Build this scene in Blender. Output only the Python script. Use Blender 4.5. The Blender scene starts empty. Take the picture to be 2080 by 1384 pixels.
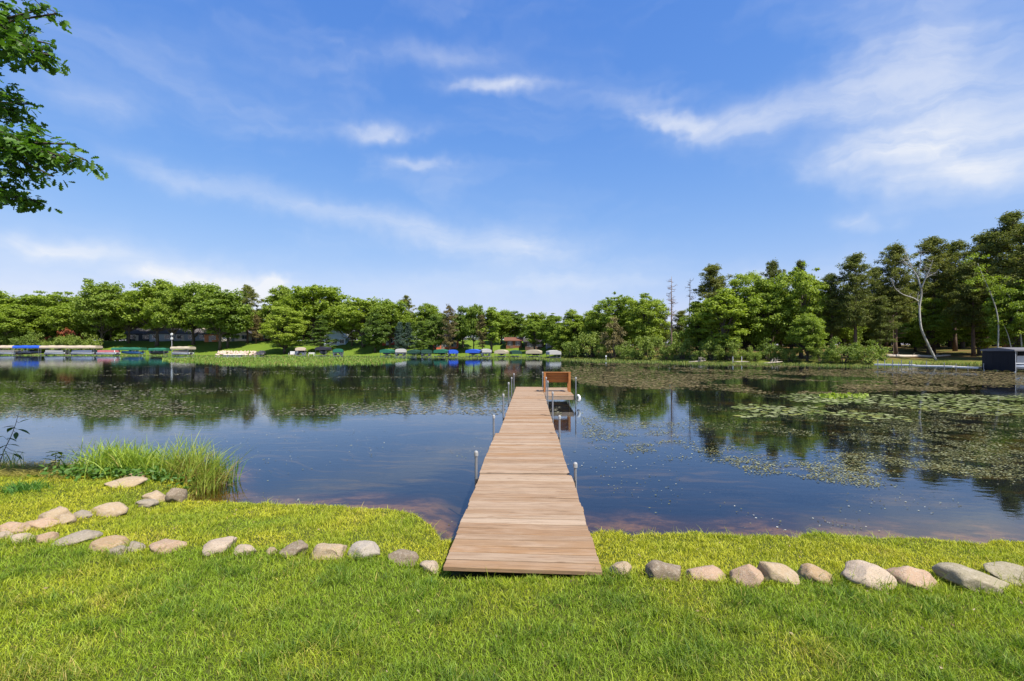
import bpy, bmesh, math, random
import numpy as np
from mathutils import Vector

# ------------------------------------------------------------------ camera, world, sun, exposure
scene = bpy.context.scene
F, HC, HY = 1000.0, 2.15, 708.0          # focal length in photo pixels, eye height above the lake, horizon row
cam_d = bpy.data.cameras.new('camera'); cam = bpy.data.objects.new('camera', cam_d)
scene.collection.objects.link(cam); scene.camera = cam
cam.location = (0, 0, HC); cam.rotation_euler = (math.pi/2, 0, 0)
cam_d.sensor_width = 36; cam_d.lens = F/2080*36; cam_d.shift_y = (HY-692)/2080
cam_d.clip_start = 0.05; cam_d.clip_end = 12000

SUN_AZ, SUN_EL = math.radians(138), math.radians(56)
SUN = Vector((math.sin(SUN_AZ)*math.cos(SUN_EL), math.cos(SUN_AZ)*math.cos(SUN_EL), math.sin(SUN_EL)))
sl = bpy.data.lights.new('sun', 'SUN'); sl.energy = 4.8; sl.angle = math.radians(0.55); sl.color = (1, 0.95, 0.86)
so = bpy.data.objects.new('sun', sl); scene.collection.objects.link(so)
so.rotation_euler = (-SUN).to_track_quat('-Z', 'Y').to_euler(); so.location = (20, -20, 40)

vs = scene.view_settings
vs.view_transform = 'Standard'; vs.look = 'None'; vs.exposure = 0.85; vs.gamma = 1; vs.use_curve_mapping = False

world = bpy.data.worlds.new('World'); scene.world = world; world.use_nodes = True

class NT:
    """small helper to write node trees"""
    def __init__(s, nt): s.t = nt
    def n(s, kind, **kw):
        nd = s.t.nodes.new(kind)
        for k, v in kw.items(): setattr(nd, k, v)
        return nd
    def l(s, a, b): s.t.links.new(a, b)
    def put(s, sock, v):
        if hasattr(v, 'is_linked'): s.l(v, sock)
        elif v is not None: sock.default_value = v
    def m(s, op, a, b=None, c=None, clamp=False):
        nd = s.n('ShaderNodeMath', operation=op, use_clamp=clamp)
        for i, v in enumerate((a, b, c)):
            if v is not None: s.put(nd.inputs[i], v)
        return nd.outputs[0]
    def vm(s, op, a, b=None, out=0):
        nd = s.n('ShaderNodeVectorMath', operation=op)
        s.put(nd.inputs[0], a)
        if b is not None: s.put(nd.inputs[1], b)
        return nd.outputs[out]
    def noise(s, vec, scale, detail=3, rough=0.55, dist=0.0, out=0):
        nd = s.n('ShaderNodeTexNoise')
        if vec is not None: s.l(vec, nd.inputs['Vector'])
        nd.inputs['Scale'].default_value = scale; nd.inputs['Detail'].default_value = detail
        nd.inputs['Roughness'].default_value = rough; nd.inputs['Distortion'].default_value = dist
        return nd.outputs[out]
    def mapping(s, vec, loc=(0,0,0), rot=(0,0,0), sc=(1,1,1), kind='POINT'):
        nd = s.n('ShaderNodeMapping', vector_type=kind); s.l(vec, nd.inputs[0])
        nd.inputs[1].default_value = loc; nd.inputs[2].default_value = rot; nd.inputs[3].default_value = sc
        return nd.outputs[0]
    def ramp(s, fac, stops):
        nd = s.n('ShaderNodeValToRGB'); s.l(fac, nd.inputs[0]); e = nd.color_ramp.elements
        while len(e) < len(stops): e.new(0.5)
        for q, (p, c) in zip(e, stops): q.position = p; q.color = (*c, 1) if len(c) == 3 else c
        return nd.outputs[0]
    def mix(s, fac, a, b, blend='MIX'):
        nd = s.n('ShaderNodeMix', data_type='RGBA', blend_type=blend)
        s.put(nd.inputs[0], fac)
        s.put(nd.inputs[6], (*a, 1) if isinstance(a, tuple) and len(a) == 3 else a)
        s.put(nd.inputs[7], (*b, 1) if isinstance(b, tuple) and len(b) == 3 else b)
        return nd.outputs[2]
    def step(s, v, a, b):
        nd = s.n('ShaderNodeMapRange', interpolation_type='SMOOTHSTEP'); s.l(v, nd.inputs[0])
        nd.inputs[1].default_value = a; nd.inputs[2].default_value = b
        return nd.outputs[0]

def build_world():
    N = NT(world.node_tree); bg = world.node_tree.nodes['Background']
    sky = N.n('ShaderNodeTexSky', sky_type='NISHITA', sun_disc=False)
    sky.sun_elevation = SUN_EL; sky.sun_rotation = SUN_AZ
    sky.altitude = 300; sky.air_density = 1.0; sky.dust_density = 0.6; sky.ozone_density = 3.0
    hs = N.n('ShaderNodeHueSaturation'); hs.inputs['Saturation'].default_value = 1.25; hs.inputs['Value'].default_value = 1.0
    N.l(sky.outputs[0], hs.inputs['Color'])
    d = N.n('ShaderNodeTexCoord').outputs['Generated']
    sep = N.n('ShaderNodeSeparateXYZ'); N.l(d, sep.inputs[0])
    az = N.m('ARCTAN2', sep.outputs[0], sep.outputs[1]); el = N.m('ARCSINE', sep.outputs[2])
    cmb = N.n('ShaderNodeCombineXYZ'); N.l(az, cmb.inputs[0]); N.l(el, cmb.inputs[1]); p0 = cmb.outputs[0]
    wn = N.noise(p0, 5.5, 4, 0.6, out=1)
    w = N.vm('MULTIPLY', N.vm('SUBTRACT', wn, (0.5, 0.5, 0.5)), (0.17, 0.075, 0))
    w2 = N.vm('MULTIPLY', N.vm('SUBTRACT', N.noise(p0, 22, 3, 0.6, out=1), (0.5, 0.5, 0.5)), (0.05, 0.022, 0))
    p = N.vm('ADD', N.vm('ADD', p0, w), w2)
    def ae(px, py):
        x, z = (px-1040)/F, (HY-py)/F
        return math.atan(x), math.atan2(z, math.hypot(x, 1))
    # cirrus wisps: (from, to, half width, amount), directions read off the photograph
    S = [(1310,215,1440,265,17,.55),(1400,262,1640,225,22,.55),(1620,228,1850,165,34,.36),(1800,60,1950,190,52,.40),
         (1620,335,1900,300,26,.5),(1780,290,2120,250,44,.55),(1850,370,2100,350,22,.5),(1700,375,1950,405,24,.25),
         (2000,110,2300,300,90,.34),(920,168,1100,166,11,.55),(670,268,850,262,13,.5),(790,322,910,334,10,.36),
         (200,305,500,395,16,.24),(460,385,780,455,20,.28),(740,450,960,505,24,.36),(920,505,1190,512,28,.4),
         (-60,488,290,515,14,.5),(1010,568,1330,574,16,.33),(60,175,290,220,20,.2),(1700,456,1830,456,12,.3),
         (275,555,440,556,13,.95),(380,578,575,592,20,1.2),(505,560,575,568,9,.9),(560,618,680,622,10,.5),
         (780,100,980,106,18,.2),(1480,560,1600,566,16,.5),(-100,560,300,600,40,.18),(600,575,1100,590,30,.2)]
    tot = None
    for x1, y1, x2, y2, hw, amp in S:
        a, b = ae(x1, y1), ae(x2, y2)
        L = math.hypot(b[0]-a[0], b[1]-a[1])/2 + 1e-3
        q = N.mapping(p, ((a[0]+b[0])/2, (a[1]+b[1])/2, 0), (0, 0, math.atan2(b[1]-a[1], b[0]-a[0])), (L*0.95, hw/F*1.12, 1), 'TEXTURE')
        g = N.m('POWER', 0.3679, N.vm('DOT_PRODUCT', q, q, out=1))
        tot = N.m('MULTIPLY', g, amp) if tot is None else N.m('MULTIPLY_ADD', g, amp, tot)
    # thin veil everywhere, broken into fibres, so that the sky goes on the same way out of frame
    veil = N.step(N.noise(N.mapping(p, sc=(1.3, 4, 1)), 1.5, 4, 0.55, 0.4), 0.44, 0.82)
    fib = N.noise(N.mapping(p, rot=(0, 0, 0.12), sc=(3, 13, 1)), 2.0, 5, 0.62, 0.8)
    fibs = N.m('MAXIMUM', N.m('MULTIPLY_ADD', fib, 1.5, 0.22), 0.0)
    hz = N.m('MULTIPLY', N.m('SUBTRACT', 1.0, N.step(sep.outputs[2], 0.0, 0.42)), 0.02)
    c = N.m('ADD', N.m('MULTIPLY_ADD', N.m('MULTIPLY_ADD', veil, 0.32, tot), fibs, hz), 0.0)
    c = N.m('MINIMUM', c, 0.93)
    # soft shoulder on the clear sky, as a camera has: k*x / (1 + m*x) per channel
    K = 0.14*2**0.85
    x = N.vm('SCALE', hs.outputs[0]); x.node.inputs[3].default_value = K
    num = N.vm('MULTIPLY', x, (1.15/K, 1.15/K, 2.5/K)); den = N.vm('ADD', N.vm('MULTIPLY', x, (0.82, 0.90, 2.0)), (1, 1, 1))
    col = N.mix(c, N.vm('DIVIDE', num, den), (3.55, 3.65, 3.85))
    N.l(col, bg.inputs[0]); bg.inputs[1].default_value = 0.14
build_world()

# ------------------------------------------------------------------ helpers
COL = scene.collection
R = np.random.default_rng(7)
def P(px, py, d): return Vector(((px-1040)/F*d, d, HC+(HY-py)/F*d))
def sm(x, a=0.0, b=1.0):
    t = np.clip((np.asarray(x, float)-a)/(b-a), 0, 1); return t*t*(3-2*t)

_perm = np.random.default_rng(3).random((256, 256))
def vnoise(x, y):
    x = np.asarray(x, float); y = np.asarray(y, float)
    xi = np.floor(x).astype(int); yi = np.floor(y).astype(int); fx = x-xi; fy = y-yi
    fx = fx*fx*(3-2*fx); fy = fy*fy*(3-2*fy)
    g = lambda a, b: _perm[a & 255, b & 255]
    return (g(xi, yi)*(1-fx)+g(xi+1, yi)*fx)*(1-fy)+(g(xi, yi+1)*(1-fx)+g(xi+1, yi+1)*fx)*fy
def fbm(x, y, o=4):
    s, a, t = 0, 0.5, 0
    for k in range(o):
        s = s+a*vnoise(x*2**k+17*k, y*2**k+5*k); t += a; a *= 0.5
    return s/t

class MB:
    """collects vertices and faces (any size) and builds one mesh object"""
    def __init__(s): s.V = []; s.F = []; s.n = 0
    def add(s, V, *Fs):
        V = np.asarray(V, float).reshape(-1, 3)
        for f in Fs:
            f = np.asarray(f, int)
            if f.size: s.F.append(f+s.n)
        s.V.append(V); s.n += len(V); return s
    def box(s, c, size, rz=0.0, rx=0.0, ry=0.0):
        x, y, z = np.array(size)/2
        v = np.array([(i*x, j*y, k*z) for i in (-1, 1) for j in (-1, 1) for k in (-1, 1)], float)
        if rx: ca, sa = math.cos(rx), math.sin(rx); v = v@np.array([[1,0,0],[0,ca,sa],[0,-sa,ca]])
        if ry: ca, sa = math.cos(ry), math.sin(ry); v = v@np.array([[ca,0,-sa],[0,1,0],[sa,0,ca]])
        if rz: ca, sa = math.cos(rz), math.sin(rz); v = v@np.array([[ca,sa,0],[-sa,ca,0],[0,0,1]])
        return s.add(v+np.array(c), [(0,1,3,2),(4,6,7,5),(0,4,5,1),(2,3,7,6),(0,2,6,4),(1,5,7,3)])
    def tube(s, pts, rad, k=6, cap=True):
        pts = np.asarray(pts, float); n = len(pts); rad = np.broadcast_to(np.asarray(rad, float), (n,))
        T = np.gradient(pts, axis=0); T /= np.linalg.norm(T, axis=1)[:, None]+1e-9
        up = np.where(np.abs(T[:, 2:3]) > 0.9, np.array([[1., 0, 0]]), np.array([[0, 0, 1.]]))
        A = np.cross(T, up); A /= np.linalg.norm(A, axis=1)[:, None]+1e-9; B = np.cross(T, A)
        for i in range(1, n):                      # keep the rings from twisting
            a = A[i-1]-T[i]*np.dot(A[i-1], T[i]); a /= np.linalg.norm(a)+1e-9; A[i] = a; B[i] = np.cross(T[i], a)
        an = np.arange(k)*2*math.pi/k
        V = pts[:, None]+rad[:, None, None]*(np.cos(an)[None, :, None]*A[:, None]+np.sin(an)[None, :, None]*B[:, None])
        i, j = np.meshgrid(np.arange(n-1), np.arange(k), indexing='ij'); j2 = (j+1) % k
        Fq = np.stack([i*k+j, (i+1)*k+j, (i+1)*k+j2, i*k+j2], -1).reshape(-1, 4)
        fs = [Fq]
        if cap: fs += [np.arange(k)[None], ((n-1)*k+np.arange(k))[::-1][None]]
        return s.add(V.reshape(-1, 3), *fs)
    def prism(s, poly, h0, h1, axis=1):
        """polygon given in the two other axes, pushed out along axis"""
        poly = np.asarray(poly, float); n = len(poly); V = np.zeros((2*n, 3)); o = [a for a in range(3) if a != axis]
        V[:n, o[0]] = poly[:, 0]; V[:n, o[1]] = poly[:, 1]; V[n:] = V[:n]; V[:n, axis] = h0; V[n:, axis] = h1
        q = [(i, (i+1) % n, n+(i+1) % n, n+i) for i in range(n)]
        return s.add(V, q, np.arange(n)[::-1][None], (n+np.arange(n))[None])
    def mesh(s, name, smooth=False):
        V = np.concatenate(s.V); me = bpy.data.meshes.new(name)
        loops = np.concatenate([f.ravel() for f in s.F]); tot = np.concatenate([np.full(len(f), f.shape[1]) for f in s.F])
        st = np.concatenate([[0], np.cumsum(tot)[:-1]])
        me.vertices.add(len(V)); me.vertices.foreach_set('co', V.astype(np.float32).ravel())
        me.loops.add(len(loops)); me.loops.foreach_set('vertex_index', loops.astype(np.int32))
        me.polygons.add(len(tot)); me.polygons.foreach_set('loop_start', st.astype(np.int32))
        me.polygons.foreach_set('use_smooth', np.full(len(tot), smooth))
        me.update(calc_edges=True); return me
    def build(s, name, mat, parent=None, smooth=False, bevel=0.0):
        me = s.mesh(name, smooth)
        if bevel or not smooth:
            bm = None
            if bevel or len(me.polygons) < 3000:
                bm = bmesh.new(); bm.from_mesh(me); bmesh.ops.recalc_face_normals(bm, faces=bm.faces)
                if bevel: bmesh.ops.bevel(bm, geom=list(bm.edges), offset=bevel, segments=1, affect='EDGES')
                bm.to_mesh(me); bm.free()
        return obj(name, me, mat, parent)

def obj(name, me, mat=None, parent=None, loc=None, rot=None, scale=None):
    o = bpy.data.objects.new(name, me); COL.objects.link(o)
    if mat is not None and not me.materials: me.materials.append(mat)
    if parent is not None: o.parent = parent
    if loc is not None: o.location = loc
    if rot is not None: o.rotation_euler = rot
    if scale is not None: o.scale = scale
    return o
def thing(name, label, cat, loc=(0,0,0), rz=0.0, group=None, scale=None):
    o = bpy.data.objects.new(name, None); COL.objects.link(o); o.location = loc; o.rotation_euler = (0, 0, rz)
    o.empty_display_size = 0.2
    if scale is not None: o.scale = scale
    return tag(o, label, cat, group)
def tag(o, label=None, cat=None, group=None, kind=None):
    if label: o['label'] = label
    if cat: o['category'] = cat
    if group: o['group'] = group
    if kind: o['kind'] = kind
    return o
def color_attr(me, cols, name='tint'):
    a = me.color_attributes.new(name, 'FLOAT_COLOR', 'POINT')
    c = np.ones((len(cols), 4), np.float32); c[:, :3] = cols; a.data.foreach_set('color', c.ravel())

# ------------------------------------------------------------------ materials
def new_mat(name):
    m = bpy.data.materials.new(name); m.use_nodes = True
    N = NT(m.node_tree); b = m.node_tree.nodes['Principled BSDF']; out = m.node_tree.nodes['Material Output']
    return m, N, b, out
def surf(name, base, rough=0.7, var=0.25, scale=6.0, stretch=(1,1,1), bump=0.0, objvar=0.0, spec=0.3, metal=0.0, use_color=False):
    m, N, b, out = new_mat(name)
    tc = N.n('ShaderNodeTexCoord').outputs['Object']; oi = N.n('ShaderNodeObjectInfo')
    v = N.mapping(tc, sc=stretch)
    shift = N.n('ShaderNodeVectorMath', operation='ADD'); N.l(v, shift.inputs[0])
    k = N.m('MULTIPLY', oi.outputs['Random'], 37.0); cx = N.n('ShaderNodeCombineXYZ'); N.l(k, cx.inputs[0]); N.l(k, cx.inputs[1]); N.l(cx.outputs[0], shift.inputs[1])
    nz = N.noise(shift.outputs[0], scale, 5, 0.62)
    f = N.m('MULTIPLY_ADD', N.m('SUBTRACT', nz, 0.5), 2.6*var, 1.0)
    if objvar: f = N.m('MULTIPLY', f, N.m('MULTIPLY_ADD', N.m('SUBTRACT', oi.outputs['Random'], 0.5), 2*objvar, 1.0))
    c0 = oi.outputs['Color'] if use_color else (*base, 1)
    c = N.vm('SCALE', c0 if use_color else tuple(base)); c.node.inputs[3].default_value = 1; N.l(f, c.node.inputs[3])
    N.l(c, b.inputs['Base Color']); b.inputs['Roughness'].default_value = rough
    b.inputs['Specular IOR Level'].default_value = spec; b.inputs['Metallic'].default_value = metal
    if bump:
        bp = N.n('ShaderNodeBump'); bp.inputs['Strength'].default_value = 1; bp.inputs['Distance'].default_value = bump
        N.l(nz, bp.inputs['Height']); N.l(bp.outputs[0], b.inputs['Normal'])
    return m
def leaf(name, a, b_, trans=0.35, use_attr=False, rough=0.6, nscale=0.6):
    """foliage: per-object and patchy colour between a and b, light coming through"""
    m, N, b, out = new_mat(name); m.node_tree.nodes.remove(b)
    oi = N.n('ShaderNodeObjectInfo'); tc = N.n('ShaderNodeTexCoord').outputs['Object']
    if use_attr:
        at = N.n('ShaderNodeAttribute', attribute_name='tint'); col = at.outputs['Color']
    else:
        nz = N.noise(tc, nscale, 2)
        rnd = N.n('ShaderNodeNewGeometry').outputs['Random Per Island']
        t = N.m('ADD', N.m('MULTIPLY', nz, 0.45), N.m('MULTIPLY_ADD', oi.outputs['Random'], 0.45, N.m('MULTIPLY_ADD', rnd, 0.36, -0.13)), clamp=True)
        col = N.mix(t, a, b_)
    d = N.n('ShaderNodeBsdfDiffuse'); N.l(col, d.inputs[0])
    tr = N.n('ShaderNodeBsdfTranslucent'); N.l(N.mix(1.0, col, (1.1, 1.15, 0.6), 'MULTIPLY'), tr.inputs[0])
    mx = N.n('ShaderNodeMixShader'); mx.inputs[0].default_value = trans
    N.l(d.outputs[0], mx.inputs[1]); N.l(tr.outputs[0], mx.inputs[2])
    gl = N.n('ShaderNodeBsdfGlossy'); gl.inputs['Roughness'].default_value = rough; gl.inputs[0].default_value = (1, 1, 1, 1)
    m2 = N.n('ShaderNodeMixShader'); m2.inputs[0].default_value = 0.025
    N.l(mx.outputs[0], m2.inputs[1]); N.l(gl.outputs[0], m2.inputs[2]); N.l(m2.outputs[0], out.inputs[0])
    return m

M = {}
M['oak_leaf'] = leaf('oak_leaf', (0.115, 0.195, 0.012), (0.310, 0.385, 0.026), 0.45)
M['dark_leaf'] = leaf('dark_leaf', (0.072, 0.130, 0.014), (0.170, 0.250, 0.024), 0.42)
M['light_leaf'] = leaf('light_leaf', (0.155, 0.240, 0.015), (0.330, 0.405, 0.036), 0.45)
M['pine_leaf'] = leaf('pine_leaf', (0.078, 0.115, 0.022), (0.260, 0.262, 0.050), 0.36)
M['brown_pine_leaf'] = leaf('brown_pine_leaf', (0.150, 0.125, 0.045), (0.230, 0.185, 0.070), 0.3)
M['spruce_leaf'] = leaf('spruce_leaf', (0.045, 0.085, 0.060), (0.085, 0.135, 0.100), 0.15)
M['shrub_leaf'] = leaf('shrub_leaf', (0.110, 0.180, 0.016), (0.250, 0.310, 0.040), 0.40)
M['near_leaf'] = leaf('near_leaf', (0.045, 0.120, 0.010), (0.120, 0.230, 0.018), 0.42, nscale=2.5)
M['blade'] = leaf('blade', None, None, 0.38, use_attr=True)
M['weed'] = leaf('weed', None, None, 0.1, use_attr=True, rough=0.35)
M['bark'] = surf('bark', (0.085, 0.068, 0.052), 0.9, 0.5, 5, (3, 3, 0.6), 0.03, 0.25)
M['pine_bark'] = surf('pine_bark', (0.115, 0.075, 0.052), 0.9, 0.5, 5, (3, 3, 0.7), 0.03, 0.25)
M['snag_bark'] = surf('snag_bark', (0.20, 0.135, 0.10), 0.9, 0.4, 4, (2, 2, 0.5), 0.02, 0.2)
M['white_paint'] = surf('white_paint', (0.60, 0.60, 0.58), 0.55, 0.08, 3)
M['galv'] = surf('galv', (0.20, 0.205, 0.215), 0.42, 0.18, 9, (1, 1, 2), 0, 0.1, 0.5, 0.35)
M['cap'] = surf('cap', (0.27, 0.27, 0.265), 0.5, 0.3, 14, objvar=0.1)
M['metal'] = surf('metal', (0.55, 0.56, 0.58), 0.4, 0.1, 5, metal=0.4)
M['dark_metal'] = surf('dark_metal', (0.035, 0.035, 0.04), 0.5, 0.2, 5)
M['fabric'] = surf('fabric', (1, 1, 1), 0.8, 0.10, 1.2, use_color=True)
M['paint'] = surf('paint', (1, 1, 1), 0.35, 0.07, 2.0, use_color=True, spec=0.5)
M['wall'] = surf('wall', (1, 1, 1), 0.85, 0.14, 1.5, (0.4, 0.4, 5), use_color=True)
M['roof'] = surf('roof', (1, 1, 1), 0.9, 0.3, 3.0, use_color=True)
M['bench_wood'] = surf('bench_wood', (0.31, 0.12, 0.034), 0.6, 0.45, 5, (1.2, 14, 14), 0.001, 0.10)
M['frame_wood'] = surf('frame_wood', (0.25, 0.18, 0.125), 0.85, 0.35, 5, (1.5, 10, 10), 0.001, 0.12)
M['log'] = surf('log', (0.42, 0.36, 0.29), 0.9, 0.35, 4, (1, 1, 1), 0.02, 0.1)

def m_plank():
    m, N, b, out = new_mat('weathered_plank')
    tc = N.n('ShaderNodeTexCoord').outputs['Object']; oi = N.n('ShaderNodeObjectInfo'); r = oi.outputs['Random']
    cx = N.n('ShaderNodeCombineXYZ')
    for i, k in enumerate((91.0, 57.0, 23.0)): N.l(N.m('MULTIPLY', r, k), cx.inputs[i])
    v = N.vm('ADD', tc, cx.outputs[0])
    grain = N.noise(N.mapping(v, sc=(1.6, 42, 42)), 1.6, 5, 0.65, 0.6)
    blot = N.noise(N.mapping(v, sc=(1.6, 5, 5)), 1.5, 4, 0.6)
    base = N.ramp(r, [(0, (0.36, 0.25, 0.17)), (0.18, (0.45, 0.345, 0.265)), (0.36, (0.33, 0.205, 0.12)), (0.52, (0.49, 0.385, 0.30)), (0.70, (0.38, 0.275, 0.195)), (0.86, (0.37, 0.22, 0.115)), (1, (0.46, 0.36, 0.285))])
    c = N.mix(N.m('MULTIPLY', N.step(blot, 0.45, 0.75), 0.6), base, (0.48, 0.365, 0.28))
    c = N.mix(N.m('MULTIPLY', N.step(blot, 0.50, 0.26), 0.4), c, (0.33, 0.18, 0.085))
    c = N.mix(N.m('MULTIPLY', N.step(grain, 0.54, 0.32), 0.7), c, (0.19, 0.125, 0.08))
    kn = N.n('ShaderNodeTexVoronoi', feature='F1'); N.l(N.mapping(v, sc=(2.2, 9, 9)), kn.inputs['Vector']); kn.inputs['Scale'].default_value = 1.0
    c = N.mix(1.0, c, (0.70, 0.67, 0.61), 'MULTIPLY')
    c = N.mix(N.m('MULTIPLY', N.step(kn.outputs['Distance'], 0.15, 0.06), 0.75), c, (0.16, 0.10, 0.06))
    N.l(c, b.inputs['Base Color']); b.inputs['Roughness'].default_value = 0.85; b.inputs['Specular IOR Level'].default_value = 0.2
    bp = N.n('ShaderNodeBump'); bp.inputs['Distance'].default_value = 0.004; bp.inputs['Strength'].default_value = 0.8
    N.l(grain, bp.inputs['Height']); N.l(bp.outputs[0], b.inputs['Normal'])
    return m
M['plank'] = m_plank()

def m_stone():
    m, N, b, out = new_mat('granite')
    tc = N.n('ShaderNodeTexCoord').outputs['Object']; oi = N.n('ShaderNodeObjectInfo')
    k = N.m('MULTIPLY', oi.outputs['Random'], 50.0); cx = N.n('ShaderNodeCombineXYZ'); N.l(k, cx.inputs[0]); N.l(k, cx.inputs[2])
    v = N.vm('ADD', tc, cx.outputs[0])
    big = N.noise(v, 5, 4, 0.6); fine = N.noise(v, 60, 4, 0.7); mid = N.noise(v, 17, 3, 0.65, 0.6)
    c = N.mix(N.m('MULTIPLY', N.step(big, 0.45, 0.75), 0.6), oi.outputs['Color'], (0.42, 0.36, 0.28))
    c = N.mix(N.m('MULTIPLY', N.step(mid, 0.55, 0.75), 0.5), c, (0.52, 0.46, 0.39))
    c = N.mix(N.m('MULTIPLY', N.step(fine, 0.48, 0.33), 0.55), c, (0.17, 0.14, 0.11))
    c = N.mix(N.m('MULTIPLY', N.step(N.noise(v, 9, 5, 0.7), 0.56, 0.66), 0.55), c, (0.13, 0.11, 0.075))
    N.l(c, b.inputs['Base Color']); b.inputs['Roughness'].default_value = 0.85; b.inputs['Specular IOR Level'].default_value = 0.25
    bp = N.n('ShaderNodeBump'); bp.inputs['Distance'].default_value = 0.012
    N.l(N.m('ADD', N.m('MULTIPLY', mid, 0.7), N.m('MULTIPLY', fine, 0.3)), bp.inputs['Height']); N.l(bp.outputs[0], b.inputs['Normal'])
    return m
M['stone'] = m_stone()

def m_birch():
    m, N, b, out = new_mat('birch_bark')
    tc = N.n('ShaderNodeTexCoord').outputs['Object']
    nz = N.noise(N.mapping(tc, sc=(2.5, 2.5, 6)), 1.8, 4, 0.7)
    N.l(N.mix(N.step(nz, 0.60, 0.70), (0.33, 0.315, 0.285), (0.07, 0.06, 0.055)), b.inputs['Base Color']); b.inputs['Roughness'].default_value = 0.8
    return m
M['birch'] = m_birch()

def m_ground():
    m, N, b, out = new_mat('ground')
    g = N.n('ShaderNodeNewGeometry').outputs['Position']; zone = N.n('ShaderNodeAttribute', attribute_name='tint')
    sp = N.n('ShaderNodeSeparateColor'); N.l(zone.outputs['Color'], sp.inputs[0])
    n1 = N.noise(g, 0.35, 5, 0.6); n2 = N.noise(g, 7, 5, 0.65); n3 = N.noise(g, 1.6, 4, 0.6)
    lawn = N.mix(n1, (0.080, 0.150, 0.012), (0.165, 0.210, 0.026)); lawn = N.mix(N.m('MULTIPLY', n2, 0.5), lawn, (0.055, 0.100, 0.012))
    wood = N.mix(N.step(n1, 0.4, 0.62), (0.17, 0.105, 0.038), (0.105, 0.110, 0.022)); wood = N.mix(N.m('MULTIPLY', n2, 0.5), wood, (0.055, 0.045, 0.022))
    land = N.mix(sp.outputs[0], wood, lawn)
    near = N.mix(n2, (0.030, 0.045, 0.008), (0.080, 0.090, 0.018)); land = N.mix(sp.outputs[1], land, near)
    sand = N.mix(N.step(n3, 0.42, 0.60), (0.075, 0.046, 0.018), (0.27, 0.165, 0.062)); sand = N.mix(N.m('MULTIPLY', N.step(n2, 0.45, 0.65), 0.55), sand, (0.075, 0.052, 0.018))
    bed = N.mix(N.step(sp.outputs[2], 0.1, 1.0), (0.013, 0.022, 0.050), sand)  # deep bed tinted bluish, standing in for light scattered back by the water
    weed = N.m('MULTIPLY', N.step(N.noise(N.mapping(g, sc=(0.6, 1, 1)), 0.9, 5, 0.68, 0.4), 0.50, 0.66), 0.75)
    bed = N.mix(N.m('MULTIPLY', weed, N.m('SUBTRACT', 1.0, sp.outputs[2])), bed, (0.105, 0.085, 0.036))
    z = N.n('ShaderNodeSeparateXYZ'); N.l(g, z.inputs[0])
    N.l(N.mix(N.step(z.outputs[2], 0.005, 0.03), bed, land), b.inputs['Base Color'])
    b.inputs['Roughness'].default_value = 0.95; b.inputs['Specular IOR Level'].default_value = 0.1
    bp = N.n('ShaderNodeBump'); bp.inputs['Distance'].default_value = 0.05; N.l(n2, bp.inputs['Height']); N.l(bp.outputs[0], b.inputs['Normal'])
    return m
M['ground'] = m_ground()

def m_water():
    m, N, b, out = new_mat('lake_water'); m.node_tree.nodes.remove(b)
    g = N.n('ShaderNodeNewGeometry').outputs['Position']
    r1 = N.noise(N.mapping(g, rot=(0, 0, 0.35), sc=(1.0, 2.2, 1)), 2.6, 3, 0.5)
    r2 = N.noise(N.mapping(g, rot=(0, 0, -0.2), sc=(0.3, 0.8, 1)), 0.5, 2, 0.5)
    h = N.m('ADD', N.m('MULTIPLY', r1, 0.35), N.m('MULTIPLY', r2, 0.65))
    bp = N.n('ShaderNodeBump'); bp.inputs['Strength'].default_value = 1.0; bp.inputs['Distance'].default_value = 0.0045; N.l(h, bp.inputs['Height'])
    fr = N.n('ShaderNodeFresnel'); fr.inputs[0].default_value = 1.5; N.l(bp.outputs[0], fr.inputs[1])
    gl = N.n('ShaderNodeBsdfGlossy'); gl.inputs['Roughness'].default_value = 0.02; N.l(bp.outputs[0], gl.inputs['Normal']); gl.inputs[0].default_value = (0.79, 0.89, 1, 1)
    tr = N.n('ShaderNodeBsdfTransparent'); tr.inputs[0].default_value = (0.74, 0.66, 0.52, 1)
    mx = N.n('ShaderNodeMixShader'); N.l(fr.outputs[0], mx.inputs[0]); N.l(tr.outputs[0], mx.inputs[1]); N.l(gl.outputs[0], mx.inputs[2])
    N.l(mx.outputs[0], out.inputs[0]); return m
M['water'] = m_water()

# ------------------------------------------------------------------ terrain
NX = np.array([-400,-40,-10,-7.6,-5.3,-4.95,-4.75,-4.60,-4.3,-3.9,-3.1,-2.3,-1.64,-1.2,-0.92,-0.75,0.1,0.95,1.97,3.5,5.45,12,40,400.])
NY = np.array([12,9.5,8.7,8.55,8.35,8.05,7.4,6.95,6.65,6.5,6.48,6.42,6.35,6.12,5.75,5.35,5.2,5.5,5.5,5.4,5.25,5.1,5,4.])
def shore_y(x, y=None):
    return np.interp(x, NX, NY)+0.17*(vnoise(np.asarray(x)*2.1+9, 3.3)-0.5)+0.10*(vnoise(np.asarray(x)*7+9, 8.3)-0.5)
FPX = np.array([-900,-300,0,200,400,600,800,1000,1090,1140,1250,1400,1500,1600,1750,1790,1900,2000,2080,2300,3000,5000.])
FD  = np.array([150,168,160,156,152,144,132,127,122,108,94,78,73,70,61,64,68,63,58,46,28,14.])
FTH = np.arctan((FPX-1040)/F); FR = FD/np.cos(FTH)
def far_r(th): return np.interp(th, FTH, FR)+3.0*(fbm(th*55+4, 1.7+0*th, 3)-0.5)*np.interp(th, [0.1, 0.35], [1, 0.6])
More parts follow.
